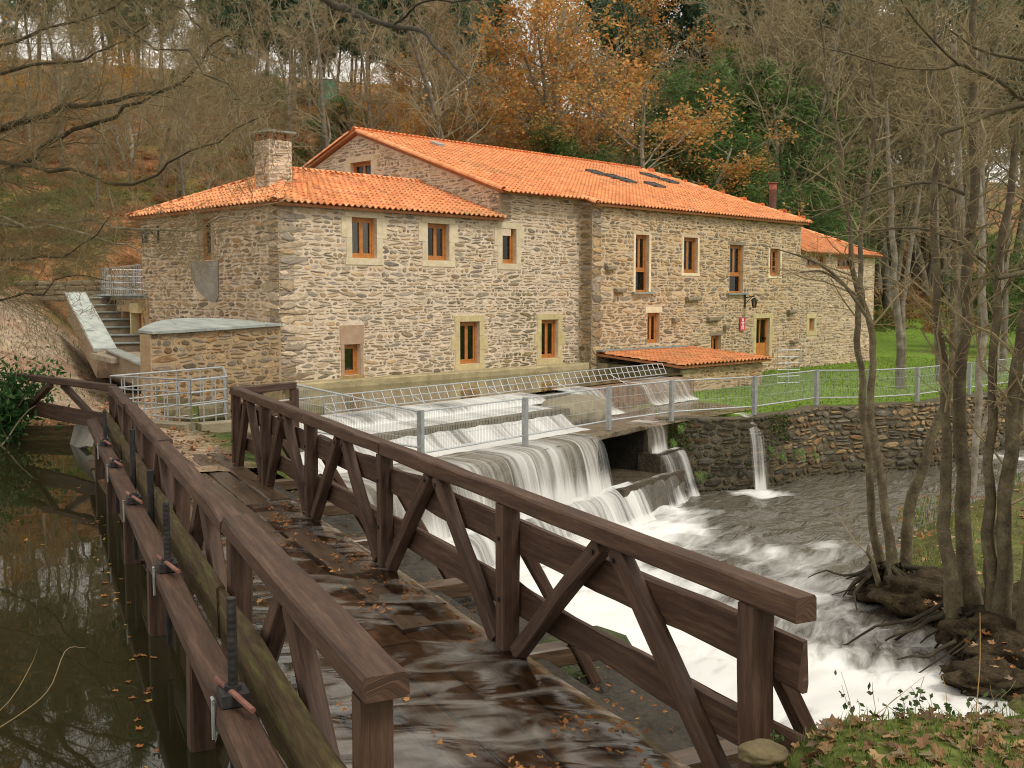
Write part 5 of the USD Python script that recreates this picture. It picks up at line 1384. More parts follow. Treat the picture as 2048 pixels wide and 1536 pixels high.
for k, (x, Y, tp) in enumerate(((-260, 30, -260), (-420, 34, -300), (-170, 44, -160), (-330, 24, -220), (-560, 30, -330), (-700, 40, -350))):
    place_tree(('bare', 'oak_gold', 'bare', 'bare', 'oak_gold', 'euc')[k], x, Y, tp, 'tree on the pond bank beyond the left edge of the view', 'trees on the pond bank', .8)

# undergrowth on the slope: bracken, bramble, saplings
ug = UsdGeom.PointInstancer.Define(stage, '/World/undergrowth')
tag(ug, 'mixed brown bracken and green brambles covering the wooded slope', 'undergrowth', kind='stuff')
UsdGeom.Scope.Define(stage, '/World/undergrowth/kinds')
R = np.random.default_rng(31)


def tuft(n, h, w, size, asp, tones, hang):
    p = R.normal(0, 1, (n, 3)) * [w, w, h * .3]; p[:, 2] = np.abs(p[:, 2]) + .05
    p[:, 2] *= np.clip(1.3 - np.hypot(p[:, 0], p[:, 1]) / (2.2 * w), .15, 1.3)
    return leaves(R, p, size, asp, tones, hang, .05, .3)


ukinds = [('bracken', tuft(230, 1.0, .42, .26, .34, [(.24, .11, .035), (.30, .15, .05), (.18, .085, .03)], .5)),
          ('bramble', tuft(230, 1.1, .48, .17, .6, [(.06, .11, .022), (.085, .13, .03), (.12, .13, .04)], .2)),
          ('dry_bush', tuft(200, 1.7, .5, .2, .4, [(.20, .12, .055), (.15, .10, .05), (.30, .16, .06)], .0)),
          ('sapling', cat([tube(*(lambda q: (q[0], np.linspace(.014, .005, 5)))(wander(R, (R.normal(0, .2), R.normal(0, .2), 0), (R.normal(0, .2), R.normal(0, .2), 1), R.uniform(1.2, 3.0), 4, .08, .05)), 3, (.8, .65, .5)) for _ in range(9)]))]
rel = ug.CreatePrototypesRel()
for nm, m in ukinds:
    me = emit('/World/undergrowth/kinds', nm, m, 'leaf' if nm != 'sapling' else 'twig')
    rel.AddTarget(me.GetPath())
pos, idx, scl, ori = [], [], [], []
N = 5200
ux, uy = R.uniform(-150, 2200, N * 3), 45 + 95 * R.uniform(0, 1, N * 3) ** 1.2
uX = (ux - 1024) / FPX * uy
_, ud, _ = hill(uX, uy); ok = ud > 1.0
uX, uy, ux = uX[ok][:N], uy[ok][:N], ux[ok][:N]
uz = height(uX, uy)
nzz = fbm(np.stack([uX, uy, uX * 0], 1), .12, 3, 77)
for i in range(len(uX)):
    g = np.clip((nzz[i] - .38) * 2.2 + (.25 if ux[i] > 1100 else -.12) + (-.1 if ux[i] < 500 else 0), .03, .8)
    k = 1 if R.random() < g else (0 if R.random() < .5 else (2 if R.random() < .6 else 3))
    idx.append(k); s = R.uniform(.5, 1.25) * (.75 if ux[i] < 420 else 1.15); scl.append((s, s, s * R.uniform(.7, 1.1)))
    a = R.uniform(0, np.pi); ori.append(Gf.Quath(math.cos(a), 0, 0, math.sin(a)))
ug.CreateProtoIndicesAttr(Vt.IntArray(idx)); ug.CreatePositionsAttr(Vt.Vec3fArray.FromNumpy(np.stack([uX, uy, uz - .05], 1).astype(np.float32)))
ug.CreateScalesAttr(Vt.Vec3fArray([Gf.Vec3f(*map(float, s)) for s in scl])); ug.CreateOrientationsAttr(Vt.QuathArray(ori))
# low field wall at the foot of the left slope, green tank in the wood
fw = thing('field_wall', 'low dry stone field wall at the foot of the leaf-covered left slope', 'wall')
fw0, fw1 = np.array([-25.5, 47.0, 2.25]), np.array([-17.8, 45.8, 2.3])
for row in range(4):
    t_ = 0.0
    while t_ < 1:
        l = R.uniform(.35, .9); p = fw0 + (fw1 - fw0) * t_; q = fw0 + (fw1 - fw0) * (t_ + l / 7.8); zr_ = row * .22 + R.uniform(-.03, .03)
        emit(fw, 'stone', beam(p + ZA * zr_, q + ZA * (zr_ + R.uniform(-.03, .03)), .45, R.uniform(.18, .25), wob=.04, ch=.05, seg=.2, seed=int(t_ * 99) + row), 'stone', tone=(.20, .165, .11)); t_ += l / 7.8 + .004
tk_ = thing('green_tank', 'tall green painted tank half hidden in the trees above the tiled wing', 'tank', (*aty(657, 300, 84)[:2], ground_z(*aty(657, 300, 84)[:2])))
tz = CZ + (590 - 172) / FPX * 84 - ground_z(*aty(657, 300, 84)[:2])
emit(tk_, 'shell', tube([(0, 0, 0), (0, 0, tz - .1), (0, 0, tz)], [.72, .72, .68], 20), 'green_paint', smooth=True)
emit(tk_, 'lid', tube([(0, 0, tz + .01), (0, 0, tz + .12)], [.78, .74], 20), 'zinc')


# ---------------------------------------------------------------- alders: stems followed up from their roots, with side branches
def side_twigs(R, pts, rad, out, every, L, lev, trop=.0, ang=50, rmin=.0035, start=0.0):
    seg_ = np.concatenate([[0], np.cumsum(np.linalg.norm(np.diff(pts, axis=0), axis=1))])
    s = start * seg_[-1] + R.uniform(0, every)
    while s < seg_[-1]:
        p = np.array([np.interp(s, seg_, pts[:, k]) for k in range(3)]); q = np.array([np.interp(min(s + .1, seg_[-1]), seg_, pts[:, k]) for k in range(3)])
        ax_ = unit(q - p + 1e-6); sd_ = unit(np.cross(ax_, R.normal(0, 1, 3))); a = math.radians(R.normal(ang, 12))
        l = L * R.uniform(.45, 1.2) * (1.1 - .5 * s / seg_[-1]); r = max(np.interp(s, seg_, rad) * .36, rmin)
        pp_, _ = wander(R, p, ax_ * math.cos(a) + sd_ * math.sin(a), l, 5 if lev > 1 else 4, .16, trop)
        rr_ = np.linspace(r, max(r * .35, rmin * .7), len(pp_)); out.append((pp_, rr_, 9 - lev))
        if lev > 1: side_twigs(R, pp_, rr_, out, every * .6, l * .5, lev - 1, trop, 42, rmin)
        s += every * R.uniform(.6, 1.4)


def smooth_path(pts, rad, n):
    pts = np.asarray(pts, float); k = np.linspace(0, len(pts) - 1, n); i = np.clip(k.astype(int), 0, len(pts) - 2); t_ = (k - i)[:, None]
    g = np.gradient(pts, axis=0)
    a, b = pts[i], pts[i + 1]; ga, gb = g[i], g[i + 1]
    h = (2 * t_**3 - 3 * t_**2 + 1) * a + (t_**3 - 2 * t_**2 + t_) * ga + (-2 * t_**3 + 3 * t_**2) * b + (t_**3 - t_**2) * gb
    return h, np.interp(k, range(len(pts)), rad)


def px_path(Y, rows, dy=0.0, seed=0):
    R = np.random.default_rng(seed); n = len(rows); P_, r_ = [], []
    for k, (x, y, r) in enumerate(rows):
        yy = (Y if np.ndim(Y) == 0 else np.interp(k / (n - 1), [0, 1], Y)) + dy * k / n
        P_.append(aty(x, y, yy)); r_.append(r * yy / FPX * .76)
    return smooth_path(P_, r_, n * 4)


def stem_tree(name, label, cat_, stems, mat, group=None, every=.55, L=1.9, lev=3, start=.42, seed=0, root=None, twig_rmin=.005, tone=1.0, limbs=()):
    T = thing(name, label, cat_, group=group); R = np.random.default_rng(seed); tw = []
    for k, (Y, rows) in enumerate(stems):
        p, r = px_path(Y, rows, R.uniform(-.6, .6), seed + k)
        p = p + (np.stack([meshkit.noise(np.stack([np.arange(len(p)) * .45, np.full(len(p), k * 9.0 + q), np.full(len(p), seed)], 1)) - .5 for q in range(3)], 1)) * .12 * [1, 1, 0]
        sd_ = 9 if r.max() > .04 else 6
        v, f, uv, tn = tube(p, r, sd_, tone)
        v = v + (fbm(v, 5.0, 2, k)[:, None] - .5) * np.repeat(r, sd_)[:, None] * .5 * [1, 1, .3]
        emit(T, 'trunk' if k == 0 else 'stem', (v, f, uv, tn), mat, smooth=True)
        side_twigs(R, p, r, tw, every, L, lev, .04, 52, twig_rmin, start)
    for Y, rows in limbs:
        p, r = px_path(Y, rows, 0, seed)
        emit(T, 'limb', tube(p, r, 6, tone), mat, smooth=True)
        side_twigs(R, p, r, tw, every * .6, L * .55, lev - 1, .02, 48, twig_rmin, .1)
    if root is not None:
        c, rad_, n = root; rm = []
        for k in range(n):
            a = R.uniform(0, 2 * np.pi); p, _ = wander(R, c + [R.normal(0, .15), R.normal(0, .15), .25], (math.cos(a), math.sin(a), -.35), rad_ * R.uniform(.7, 1.4), 7, .22, -.10)
            rm.append(tube(p, np.linspace(.07, .015, 8) * R.uniform(.4, 1.0), 6, .6))
        emit(T, 'roots', rm, 'dark_bark', smooth=True)
    big = [b_ for b_ in tw if b_[2] <= 9 - lev + 1]; fine_ = [b_ for b_ in tw if b_[2] > 9 - lev + 1]
    if big: emit(T, 'branches', [tube(p, r, 4, (.42 * tone, .39 * tone, .32 * tone)) for p, r, _ in big], 'twig', kind='stuff', tone=None)
    if fine_: emit(T, 'twigs', [tube(p, r, 3, (.5 * tone, .47 * tone, .4 * tone)) for p, r, _ in fine_], 'twig', kind='stuff')
    return T


rootA = aty(1775, 1165, 19.3); rootA[2] = -2.85
stem_tree('alder_tree', 'slender clump of alder stems growing from a root mass at the river edge', 'tree', [
    (19.5, [(1770, 1190, 15), (1745, 1060, 11), (1731, 900, 10), (1721, 760, 9), (1716, 640, 8), (1709, 540, 7), (1690, 380, 6), (1660, 200, 4), (1640, 40, 3)]),
    (19.3, [(1782, 1190, 16), (1774, 1030, 12), (1757, 905, 11), (1738, 820, 10), (1751, 720, 9), (1738, 640, 8), (1722, 560, 7), (1730, 420, 6), (1745, 250, 5), (1735, 60, 3)]),
    (19.6, [(1798, 1200, 17), (1815, 1060, 16), (1838, 960, 14), (1862, 890, 12), (1888, 800, 10), (1903, 690, 9), (1910, 560, 8), (1900, 380, 6), (1880, 200, 5), (1870, 0, 4)]),
    (19.0, [(1762, 1180, 9), (1748, 1130, 7), (1733, 1092, 4)])], 'dark_bark', None, .46, 2.0, 3, .45, 5, (rootA, 1.1, 26), tone=1.7,
    limbs=[(19, [(1738, 640, 5), (1680, 560, 4), (1620, 520, 3), (1560, 500, 1.5)]), (19, [(1712, 590, 4), (1650, 545, 3), (1600, 545, 1.5)])])
rootB = aty(1955, 1300, 16.4); rootB[2] = -2.8
stem_tree('alder_tree', 'thick dark many-stemmed alder on the right bank beside the white foam', 'tree', [
    (16.4, [(1935, 1330, 40), (1905, 1150, 20), (1888, 990, 15), (1893, 820, 12), (1880, 640, 10), (1868, 470, 9), (1866, 300, 7), (1872, 100, 5)]),
    (16.6, [(1950, 1330, 42), (1934, 1120, 22), (1921, 950, 18), (1918, 820, 17), (1925, 650, 15), (1938, 480, 14), (1945, 300, 12), (1940, 120, 10), (1950, -60, 8)]),
    (16.2, [(1985, 1340, 36), (1985, 1160, 18), (1980, 1000, 14), (1978, 850, 12), (1985, 700, 11), (1998, 560, 10), (2015, 400, 9), (2040, 240, 8)]),
    (16.0, [(2000, 1350, 38), (2008, 1140, 20), (2015, 980, 17), (2025, 820, 16), (2045, 660, 15), (2060, 480, 13), (2085, 300, 10)]),
    (15.6, [(2030, 1400, 30), (2050, 1200, 19), (2072, 1000, 16), (2090, 800, 12), (2110, 600, 9)]),
    (16.8, [(1965, 1300, 26), (1975, 1180, 15), (1998, 1060, 12), (2030, 900, 10), (2050, 760, 9)])], 'dark_bark', None, .46, 2.1, 3, .40, 9, (rootB, 1.5, 34), tone=1.45,
    limbs=[(17, [(1932, 390, 5), (1870, 366, 4.2), (1800, 372, 3.5), (1740, 390, 3), (1660, 420, 2.4), (1610, 440, 1.4)]), (17, [(1992, 540, 5), (1900, 476, 4.2), (1830, 456, 3.4), (1750, 460, 2.5), (1680, 465, 1.4)]),
           (17, [(1945, 250, 5), (1990, 190, 4), (2040, 120, 3)]), (16, [(1985, 640, 5), (2020, 560, 4), (2060, 520, 3)])])
stem_tree('alder_tree', 'slim lichened alder behind the dark clump on the right bank', 'tree', [
    (26, [(1950, 985, 9), (1957, 800, 9), (1966, 650, 9), (1960, 480, 8), (1950, 280, 6), (1955, 80, 4)]), (26.4, [(1938, 970, 7), (1948, 900, 7), (1985, 800, 6), (2002, 640, 5), (2010, 450, 4)])], 'bark', None, .8, 2.3, 3, .45, 14)
lawn_t = [('grey forked tree standing on the lawn right of the far mill corner', [(41, [(1797, 792, 10), (1800, 700, 10), (1790, 600, 9), (1785, 500, 8), (1780, 380, 6), (1770, 200, 4)]), (41, [(1806, 792, 9), (1803, 690, 9), (1808, 600, 7), (1820, 520, 6), (1838, 400, 4), (1860, 250, 3)])]),
          ('straight grey trunk on the lawn behind the fence, next right of the forked tree', [(44, [(1876, 770, 9), (1873, 640, 9), (1872, 500, 8), (1868, 350, 6), (1862, 150, 4)])]),
          ('thick pale grey trunk on the lawn behind the fence', [(42, [(1913, 775, 12), (1921, 650, 12), (1924, 500, 11), (1918, 300, 9), (1910, 60, 6)])]),
          ('grey trunk on the lawn near the right edge of the view', [(46, [(1962, 752, 10), (1963, 600, 10), (1968, 450, 9), (1962, 250, 7), (1970, 50, 5)]), (46, [(2006, 745, 9), (2010, 600, 9), (2016, 450, 8), (2030, 250, 6)])])]
for k, (lb, stems) in enumerate(lawn_t):
    stem_tree('lawn_tree', lb, 'tree', stems, 'bark', None, 1.0, 3.0, 3, .35, 30 + k, twig_rmin=.009, tone=.72)
# the big tree left of the pond whose branches hang into the view, and its neighbour on the right
LTp = np.array([-12.6, 20.5, ground_z(-12.6, 20.5)])
LT = [((18, 13), [(-230, 300, 13), (-60, 290, 9), (60, 235, 8), (130, 210, 7), (240, 200, 6), (340, 170, 5), (420, 105, 3.5), (480, 60, 2)]),
      ((18, 14), [(-230, 430, 12), (-60, 395, 9), (30, 335, 8), (100, 290, 7), (170, 255, 6), (250, 210, 5), (310, 180, 3)]),
      ((18, 12), [(-230, 300, 9), (-60, 322, 6), (60, 330, 5), (150, 345, 4.5), (235, 362, 4), (330, 340, 3), (420, 285, 2.5), (520, 235, 1.5)]),
      ((18, 12.5), [(-230, 430, 7), (-60, 445, 5), (80, 442, 4.5), (190, 443, 4), (300, 455, 3.5), (400, 455, 2.5), (470, 430, 1.8), (560, 395, 1)]),
      ((18, 13), [(-230, 400, 6), (-60, 420, 4), (60, 450, 3), (150, 470, 3), (250, 490, 2.5), (330, 520, 1.5)]),
      ((18, 14), [(-230, 480, 6), (-60, 520, 3.5), (60, 515, 3), (150, 500, 2.5), (220, 440, 1.5)]),
      ((18, 14), [(-230, 540, 5), (-60, 590, 3), (50, 588, 2.5), (140, 560, 2), (210, 560, 1)]),
      ((18, 10), [(-200, -250, 9), (60, -160, 6), (205, -20, 4.5), (238, 50, 4), (300, 80, 3), (400, 130, 2.5), (480, 200, 1.5)]),
      ((18, 11), [(-200, -350, 9), (100, -180, 5), (300, -20, 3.5), (380, 30, 3), (410, 80, 2.5), (470, 160, 2), (484, 208, 1)]),
      ((18, 13), [(-230, 130, 8), (-60, 110, 5), (60, 70, 4), (170, 30, 3), (260, -20, 2)]),
      ((18, 13), [(-230, 200, 8), (-60, 180, 5), (70, 130, 4), (180, 110, 3), (300, 60, 2)]),
      ((18, 7.5), [(-200, -700, 16), (250, -330, 13), (620, -20, 11), (700, 20, 10), (760, 45, 7), (840, 60, 6), (862, 76, 5), (890, 110, 4), (925, 140, 3), (940, 172, 1.5)]),
      ((8, 7.4), [(700, 15, 6), (722, 48, 4), (730, 78, 2)]), ((7.8, 7.2), [(795, 50, 4), (830, 18, 3), (870, 4, 2.5), (955, 2, 1.2)])]
T = thing('overhanging_alder', 'mossy bare alder leaning in from the left, its branches hanging across the view', 'tree')
R = np.random.default_rng(61); tw = []
v, f, uv, tn = tube(*smooth_path([LTp - ZA * .3, LTp + [.3, -.4, 3], LTp + [.2, -1.2, 7], LTp + [.5, -2.2, 12], LTp + [.2, -3, 17]], [.34, .28, .23, .16, .08], 24), 10)
emit(T, 'trunk', (v + (fbm(v, 4, 2)[:, None] - .5) * .08, f, uv, tn), 'bark', smooth=True)
for k, (Yr, rows) in enumerate(LT):
    p, r = px_path(Yr, rows, 0, 70 + k)
    if k < 12:
        j = LTp + [.3, -.8, np.clip(p[0][2] - 1.2 - LTp[2], 1, 15)]; p = np.vstack([smooth_path([j, j * .5 + p[0] * .5 + [0, 0, .2], p[0]], [1, 1, 1], 6)[0][:-1], p]); r = np.concatenate([np.full(5, r[0] * 1.2), r])
    jit = np.stack([meshkit.noise(np.stack([np.arange(len(p)) * .5, np.full(len(p), k * 5.0 + q), np.zeros(len(p))], 1)) - .5 for q in range(3)], 1) * .14
    p = p + jit * (.35 if k > 10 else 1)
    emit(T, 'branch', tube(p, r, 6, (1.05, 1.05, .85) if k not in (11, 12, 13) else .7), 'dark_bark' if k not in (3, 4) else 'bark', smooth=True)
    if k < 11: side_twigs(R, p, r, tw, .21, 1.7, 3, -.012, 46, .0026, .12)
    elif k == 11: side_twigs(R, p, r, tw, .3, .8, 2, -.01, 46, .0022, .55)
emit(T, 'twigs', [tube(p, r, 3, (.6, .56, .44)) for p, r, _ in tw], 'twig', kind='stuff')
RTp = np.array([8.3, 11.0, -2.8])
RL = [((11, 9), [(2330, 260, 14), (2110, 200, 10), (2048, 208, 9), (1985, 225, 8), (1930, 250, 7), (1874, 270, 5.5), (1866, 295, 4), (1850, 308, 2)]),
      ((11, 9), [(2330, 240, 12), (2110, 225, 9), (2048, 200, 7.5), (2000, 165, 6.5), (1950, 140, 6), (1915, 128, 5.5), (1880, 138, 3.5), (1800, 135, 2.6), (1700, 108, 2), (1640, 95, 1)]),
      ((9.2, 9), [(1918, 130, 4), (1880, 95, 3.5), (1830, 40, 2.8), (1795, -10, 2)]), ((11, 10), [(2330, 500, 12), (2110, 530, 8), (2048, 545, 8), (1998, 556, 6)]),
      ((11, 9.5), [(2330, 150, 12), (2120, 130, 7), (2040, 118, 5), (1960, 100, 3.5), (1900, 60, 2)])]
T = thing('overhanging_alder', 'bare alder just outside the right edge, thick mossy branches reaching in at the upper right', 'tree'); tw = []
v, f, uv, tn = tube(*smooth_path([RTp - ZA * .3, RTp + [.1, .1, 3], RTp + [-.2, 0, 7], RTp + [0, .2, 11]], [.3, .25, .2, .1], 20), 10)
emit(T, 'trunk', (v + (fbm(v, 4, 2)[:, None] - .5) * .08, f, uv, tn), 'bark', smooth=True)
for k, (Yr, rows) in enumerate(RL):
    p, r = px_path(Yr, rows, 0, 90 + k)
    if k != 2:
        j = RTp + [.0, .05, np.clip(p[0][2] - .7 - RTp[2], 1, 10)]; p = np.vstack([smooth_path([j, j * .5 + p[0] * .5 + [0, 0, .12], p[0]], [1, 1, 1], 5)[0][:-1], p]); r = np.concatenate([np.full(4, r[0] * 1.15), r])
    emit(T, 'branch', tube(p, r, 7, (1.2, 1.2, .95)), 'dark_bark', smooth=True)
    if k != 3: side_twigs(R, p, r, tw, .2, 1.2, 3, .02, 46, .0028, .2)
emit(T, 'twigs', [tube(p, r, 3, (.62, .58, .46)) for p, r, _ in tw], 'twig', kind='stuff')
# shrub at the pond corner, ferns and moss tufts on the walls
R = np.random.default_rng(44)
sh = thing('laurel_bush', 'dense dark green leafy bush at the pond corner by the left edge', 'bush', (-8.75, 17.3, -.05))
b = []
for k in range(26):
    a = R.uniform(0, 2 * np.pi); p, _ = wander(R, (R.normal(0, .25), R.normal(0, .2), 0), (math.cos(a) * .5, math.sin(a) * .5, 1), R.uniform(.9, 1.75), 6, .15, .0); b.append((p, np.linspace(.018, .006, 7), 0))
emit(sh, 'stems', wood_mesh(b, (4,)), 'twig')
emit(sh, 'foliage', leaves(R, along(R, b, 0, 150), .12, .42, [(.035, .10, .025), (.05, .135, .035), (.025, .075, .02), (.08, .16, .05)], -.2, .14), 'leaf', kind='stuff')


def fern(loc, n, L, label, tones, out=None, group='ferns on the wet walls'):
    T = thing('fern', label, 'fern', loc, group=group)
    for k in range(n):
        a = R.uniform(0, 2 * np.pi); d = np.array([math.cos(a), math.sin(a), .5]) if out is None else np.asarray(out) + R.normal(0, .5, 3)
        p, _ = wander(R, (0, 0, 0), d, L * R.uniform(.6, 1.2), 8, .05, -.22); w = L * .16 * np.sin(np.linspace(.25, np.pi, 9)); s_ = unit(np.cross(p[-1] - p[0], ZA))
        vv, ff = [], []
        for i in range(1, 9):
            for sg in (-1, 1):
                e = unit(s_ * sg + unit(p[min(i + 1, 8)] - p[i - 1]) * .45) * w[i] * 1.6; g_ = unit(p[min(i + 1, 8)] - p[i - 1]) * L * .028
                o_ = len(vv); vv += [p[i] - g_, p[i] + e * .5 - g_ * .9, p[i] + e, p[i] + e * .5 + g_ * .9]; ff += [[o_, o_ + 1, o_ + 2], [o_, o_ + 2, o_ + 3]]
        v, f = np.array(vv), np.array(ff)
        emit(T, 'frond', (v, f), 'leaf', tone=np.array(tones[k % len(tones)]) * R.uniform(.8, 1.2))


FT = [(.12, .22, .04), (.09, .17, .03), (.15, .26, .06)]
for k, (x, y, Y, L, lb) in enumerate(((1393, 945, 29.7, .5, 'lone fern low on the dark mossy wall left of the spout'), (1358, 850, 29.4, .4, 'fern at the top corner beside the narrow right fall'), (1528, 890, 31.3, .55, 'fern right of the water spout'), (1556, 905, 31.7, .5, 'drooping fern second right of the spout'),
                                      (1590, 900, 32.2, .55, 'fern third right of the spout'), (1625, 905, 32.6, .4, 'farthest fern right of the spout'), (1345, 880, 29.3, .35, 'small fern on the weir corner'))):
    fern(aty(x, y, Y - .12), 9, L, lb, FT, (.5, -.86, .3))
for k in range(7):
    p = RW(R.uniform(2, 10.5), R.uniform(.5, 1.0), -.35); fern(p, 8, .3, 'small green fern among the dam rocks below the right railing', FT, None, 'ferns among the dam rocks')
# moss cushions on the dark wall
mp_ = []
for k in range(5200):
    s_, z_ = R.uniform(.1, 4.6), R.uniform(-3.25, -1.12)
    if fbm(np.array([[s_ * 1.1, z_ * .8, 3.0]]), 1, 3, 4)[0] < .50 + .02 * s_: continue
    mp_.append(placeRW(np.array(s_), np.array(R.uniform(.02, .09)), np.array(z_)))
for k in range(900): mp_.append(placeRW(np.array(abs(R.normal(0, .5)) + .05), np.array(R.uniform(.02, .12)), np.array(R.uniform(-2.9, -1.1))))
emit(None, 'wall_moss', leaves(R, np.array(mp_), .075, .6, [(.055, .095, .014), (.04, .07, .012), (.075, .12, .02), (.05, .06, .02)], .6, .015), 'leaf', label='dark green moss and small creepers on the wet wall left of the spout', category='moss', kind='stuff')
dm = []
for k in range(2600):
    s_, o_ = R.uniform(.8, 12), R.uniform(.15, 1.25)
    if fbm(np.array([[s_ * .7, o_, 8.0]]), 1, 3, 14)[0] > .53: dm.append(RW(s_, o_, -.33 - .12 * o_ + R.uniform(-.05, .05)))
emit(None, 'dam_moss', leaves(R, np.array(dm), .06, .6, [(.06, .11, .012), (.045, .08, .012), (.10, .15, .02)], .2, .03), 'leaf', label='bright moss on the dam stones below the right railing', category='moss', kind='stuff')

# ---------------------------------------------------------------- near bank with fallen leaves, grass, brambles
bxs, bys = np.arange(-3.2, 6.2, .045), np.arange(-1.5, 7.2, .045)
BX, BY = np.meshgrid(bxs, bys)


def bank_z(X, Y):
    q = np.stack([X, Y, X * 0], -1)
    yc = 4.30 + .05 * (X - 1.5) + .25 * sstep(1.2, .9, X)
    z = .64 + .10 * (fbm(q, .9, 3, 61) - .5) + .05 * (fbm(q, 4, 3, 62) - .5) + .05 * sstep(2.2, 1.5, np.abs(X - 1.9) + 1) + .06 * (3.5 - Y)
    z = z - 4.2 * np.clip((Y - yc), 0, 9) * .75 * sstep(0, .8, Y - yc + .12)
    left = sstep(1.35, .75, X) * sstep(2.9, 3.9, Y)
    return np.where(left > 0, z * (1 - left) + np.minimum(z, -.10) * left, z)


BZ = bank_z(BX, BY)
BT = np.array([.16, .095, .05]) * (.7 + .6 * fbm(np.stack([BX, BY, BX * 0], -1), 5, 3, 66)[..., None])
gm = sstep(.46, .58, fbm(np.stack([BX, BY, BX * 0], -1), .85, 3, 67) + .10 * sstep(1.4, 2.0, BX))
BT = BT * (1 - gm[..., None] * .8) + np.array([.085, .13, .025]) * gm[..., None] * .8
bank = emit(None, 'near_bank', (np.stack([BX, BY, BZ], -1).reshape(-1, 3), grid_faces(len(bxs), len(bys)), None, BT.reshape(-1, 3)), 'ground', smooth=True, kind='structure')


def leaf_shape(R, size, lobed=True):
    n = 11; a = np.linspace(0, 2 * np.pi, n, endpoint=False); r = np.where(np.arange(n) % 2 == 0, 1.0, .55 if lobed else .9) * R.uniform(.85, 1.15, n)
    x, y = np.cos(a) * r * size * .5, np.sin(a) * r * size * .38
    z = (x / size) ** 2 * size * R.uniform(-.6, 1.0) + (y / size) ** 2 * size * R.uniform(-.5, 1.4) + R.normal(0, size * .03, n)
    v = np.vstack([np.stack([x, y, z], 1), [[0, 0, 0]]])
    return v, np.array([[i, (i + 1) % n, n] for i in range(n)])


def rot(R, tilt=.35):
    from scipy.spatial.transform import Rotation as Ro
    return Ro.from_euler('zxy', [R.uniform(0, 2 * np.pi), R.normal(0, tilt), R.normal(0, tilt)]).as_matrix()


LT_ = [(.30, .16, .075), (.24, .115, .05), (.36, .21, .10), (.19, .10, .055), (.42, .27, .13), (.28, .20, .13)]
R = np.random.default_rng(88); cand = []
for k in range(1500):
    x, y = R.uniform(.85, 3.2), R.uniform(2.9, 4.75)
    z = float(bank_z(np.array([x]), np.array([y]))[0])
    if z < .1: continue
    v, f = leaf_shape(R, R.uniform(.035, .095)); cand.append((v @ rot(R) .T + [x, y, z + .014], f, np.array(LT_[R.integers(0, 6)]) * R.uniform(.45, .95)))
sz = [-(np.ptp(proj(c_[0])[0]) * np.ptp(proj(c_[0])[1])) for c_ in cand]; order = np.argsort(sz)
for i in order[:200]: emit(bank, 'fallen_leaf', cand[i][:2], 'litter_leaf', tone=cand[i][2])
emit(bank, 'leaf_litter', [(cand[i][0], cand[i][1], None, np.broadcast_to(cand[i][2], (12, 3))) for i in order[200:]], 'litter_leaf', kind='stuff')


def blades(R, P_, h, w, tones, lean=.5):
    n = len(P_); a = R.uniform(0, 2 * np.pi, n); d = np.stack([np.cos(a), np.sin(a), np.zeros(n)], 1); s_ = np.stack([-d[:, 1], d[:, 0], d[:, 2]], 1)
    hh = h * R.uniform(.5, 1.3, (n, 1)); le = hh * R.uniform(.1, lean * 1.6, (n, 1)); ww = w * R.uniform(.7, 1.3, (n, 1))
    m = P_ + d * le * .35 + ZA * hh * .6; t_ = P_ + d * le + ZA * hh * (1 - .3 * lean)
    V = np.stack([P_ - s_ * ww, P_ + s_ * ww, m - s_ * ww * .7, m + s_ * ww * .7, t_], 1).reshape(-1, 3); k = np.arange(n)[:, None] * 5
    f = np.vstack([k + [0, 1, 3], k + [0, 3, 2], k + [2, 3, 4]])
    return V, f, None, np.repeat(np.asarray(tones)[R.integers(0, len(tones), n)] * R.uniform(.75, 1.25, (n, 1)), 5, 0)


GT = [(.10, .155, .025), (.13, .18, .035), (.075, .125, .022), (.20, .19, .06)]
gxx, gyy = R.uniform(.95, 3.4, 9000), R.uniform(2.9, 4.9, 9000)
gk = fbm(np.stack([gxx, gyy, gxx * 0], 1), .85, 3, 67) + .10 * sstep(1.4, 2.0, gxx) > R.uniform(.44, .60, 9000)
gP = np.stack([gxx, gyy, bank_z(gxx, gyy)], 1)[gk]; gP = gP[gP[:, 2] > .25]
emit(None, 'bank_grass', blades(R, gP, .055, .0022, GT), 'leaf', label='short green grass between the fallen leaves on the near bank', category='grass', kind='stuff')
# brambles and dry stalks along the crest
for k, (x, y, n, h) in enumerate(((1720, 1440, 7, .30), (1745, 1440, 6, .26), (1815, 1425, 9, .22), (1870, 1425, 8, .3), (1935, 1440, 12, .42), (2010, 1455, 9, .3), (1560, 1470, 5, .12), (1975, 1450, 8, .36))):
    p0 = aty(x, y, 4.45); T = thing('bramble_sprig', ('leafy bramble sprig on the bank crest, silhouetted against the foam', 'low bramble sprig beside the foot of the right railing')[k == 6], 'sprig', p0, group=('bramble sprigs on the bank crest', None)[k == 6]); st_, lf = [], []
    for q in range(3):
        p, _ = wander(R, (R.normal(0, .03), 0, -.05), (R.normal(0, .6), .1, 1), h * R.uniform(.35, .9), 6, .16, -.04); st_.append((p, np.linspace(.0022, .0012, 7), 0))
    emit(T, 'stems', wood_mesh(st_, (3,), (.5, .5, .4)), 'twig')
    emit(T, 'leaves', leaves(R, along(R, st_, 0, n), .035, .55, [(.05, .09, .03), (.08, .12, .04), (.06, .06, .03)], 0, .012), 'leaf', kind='stuff')
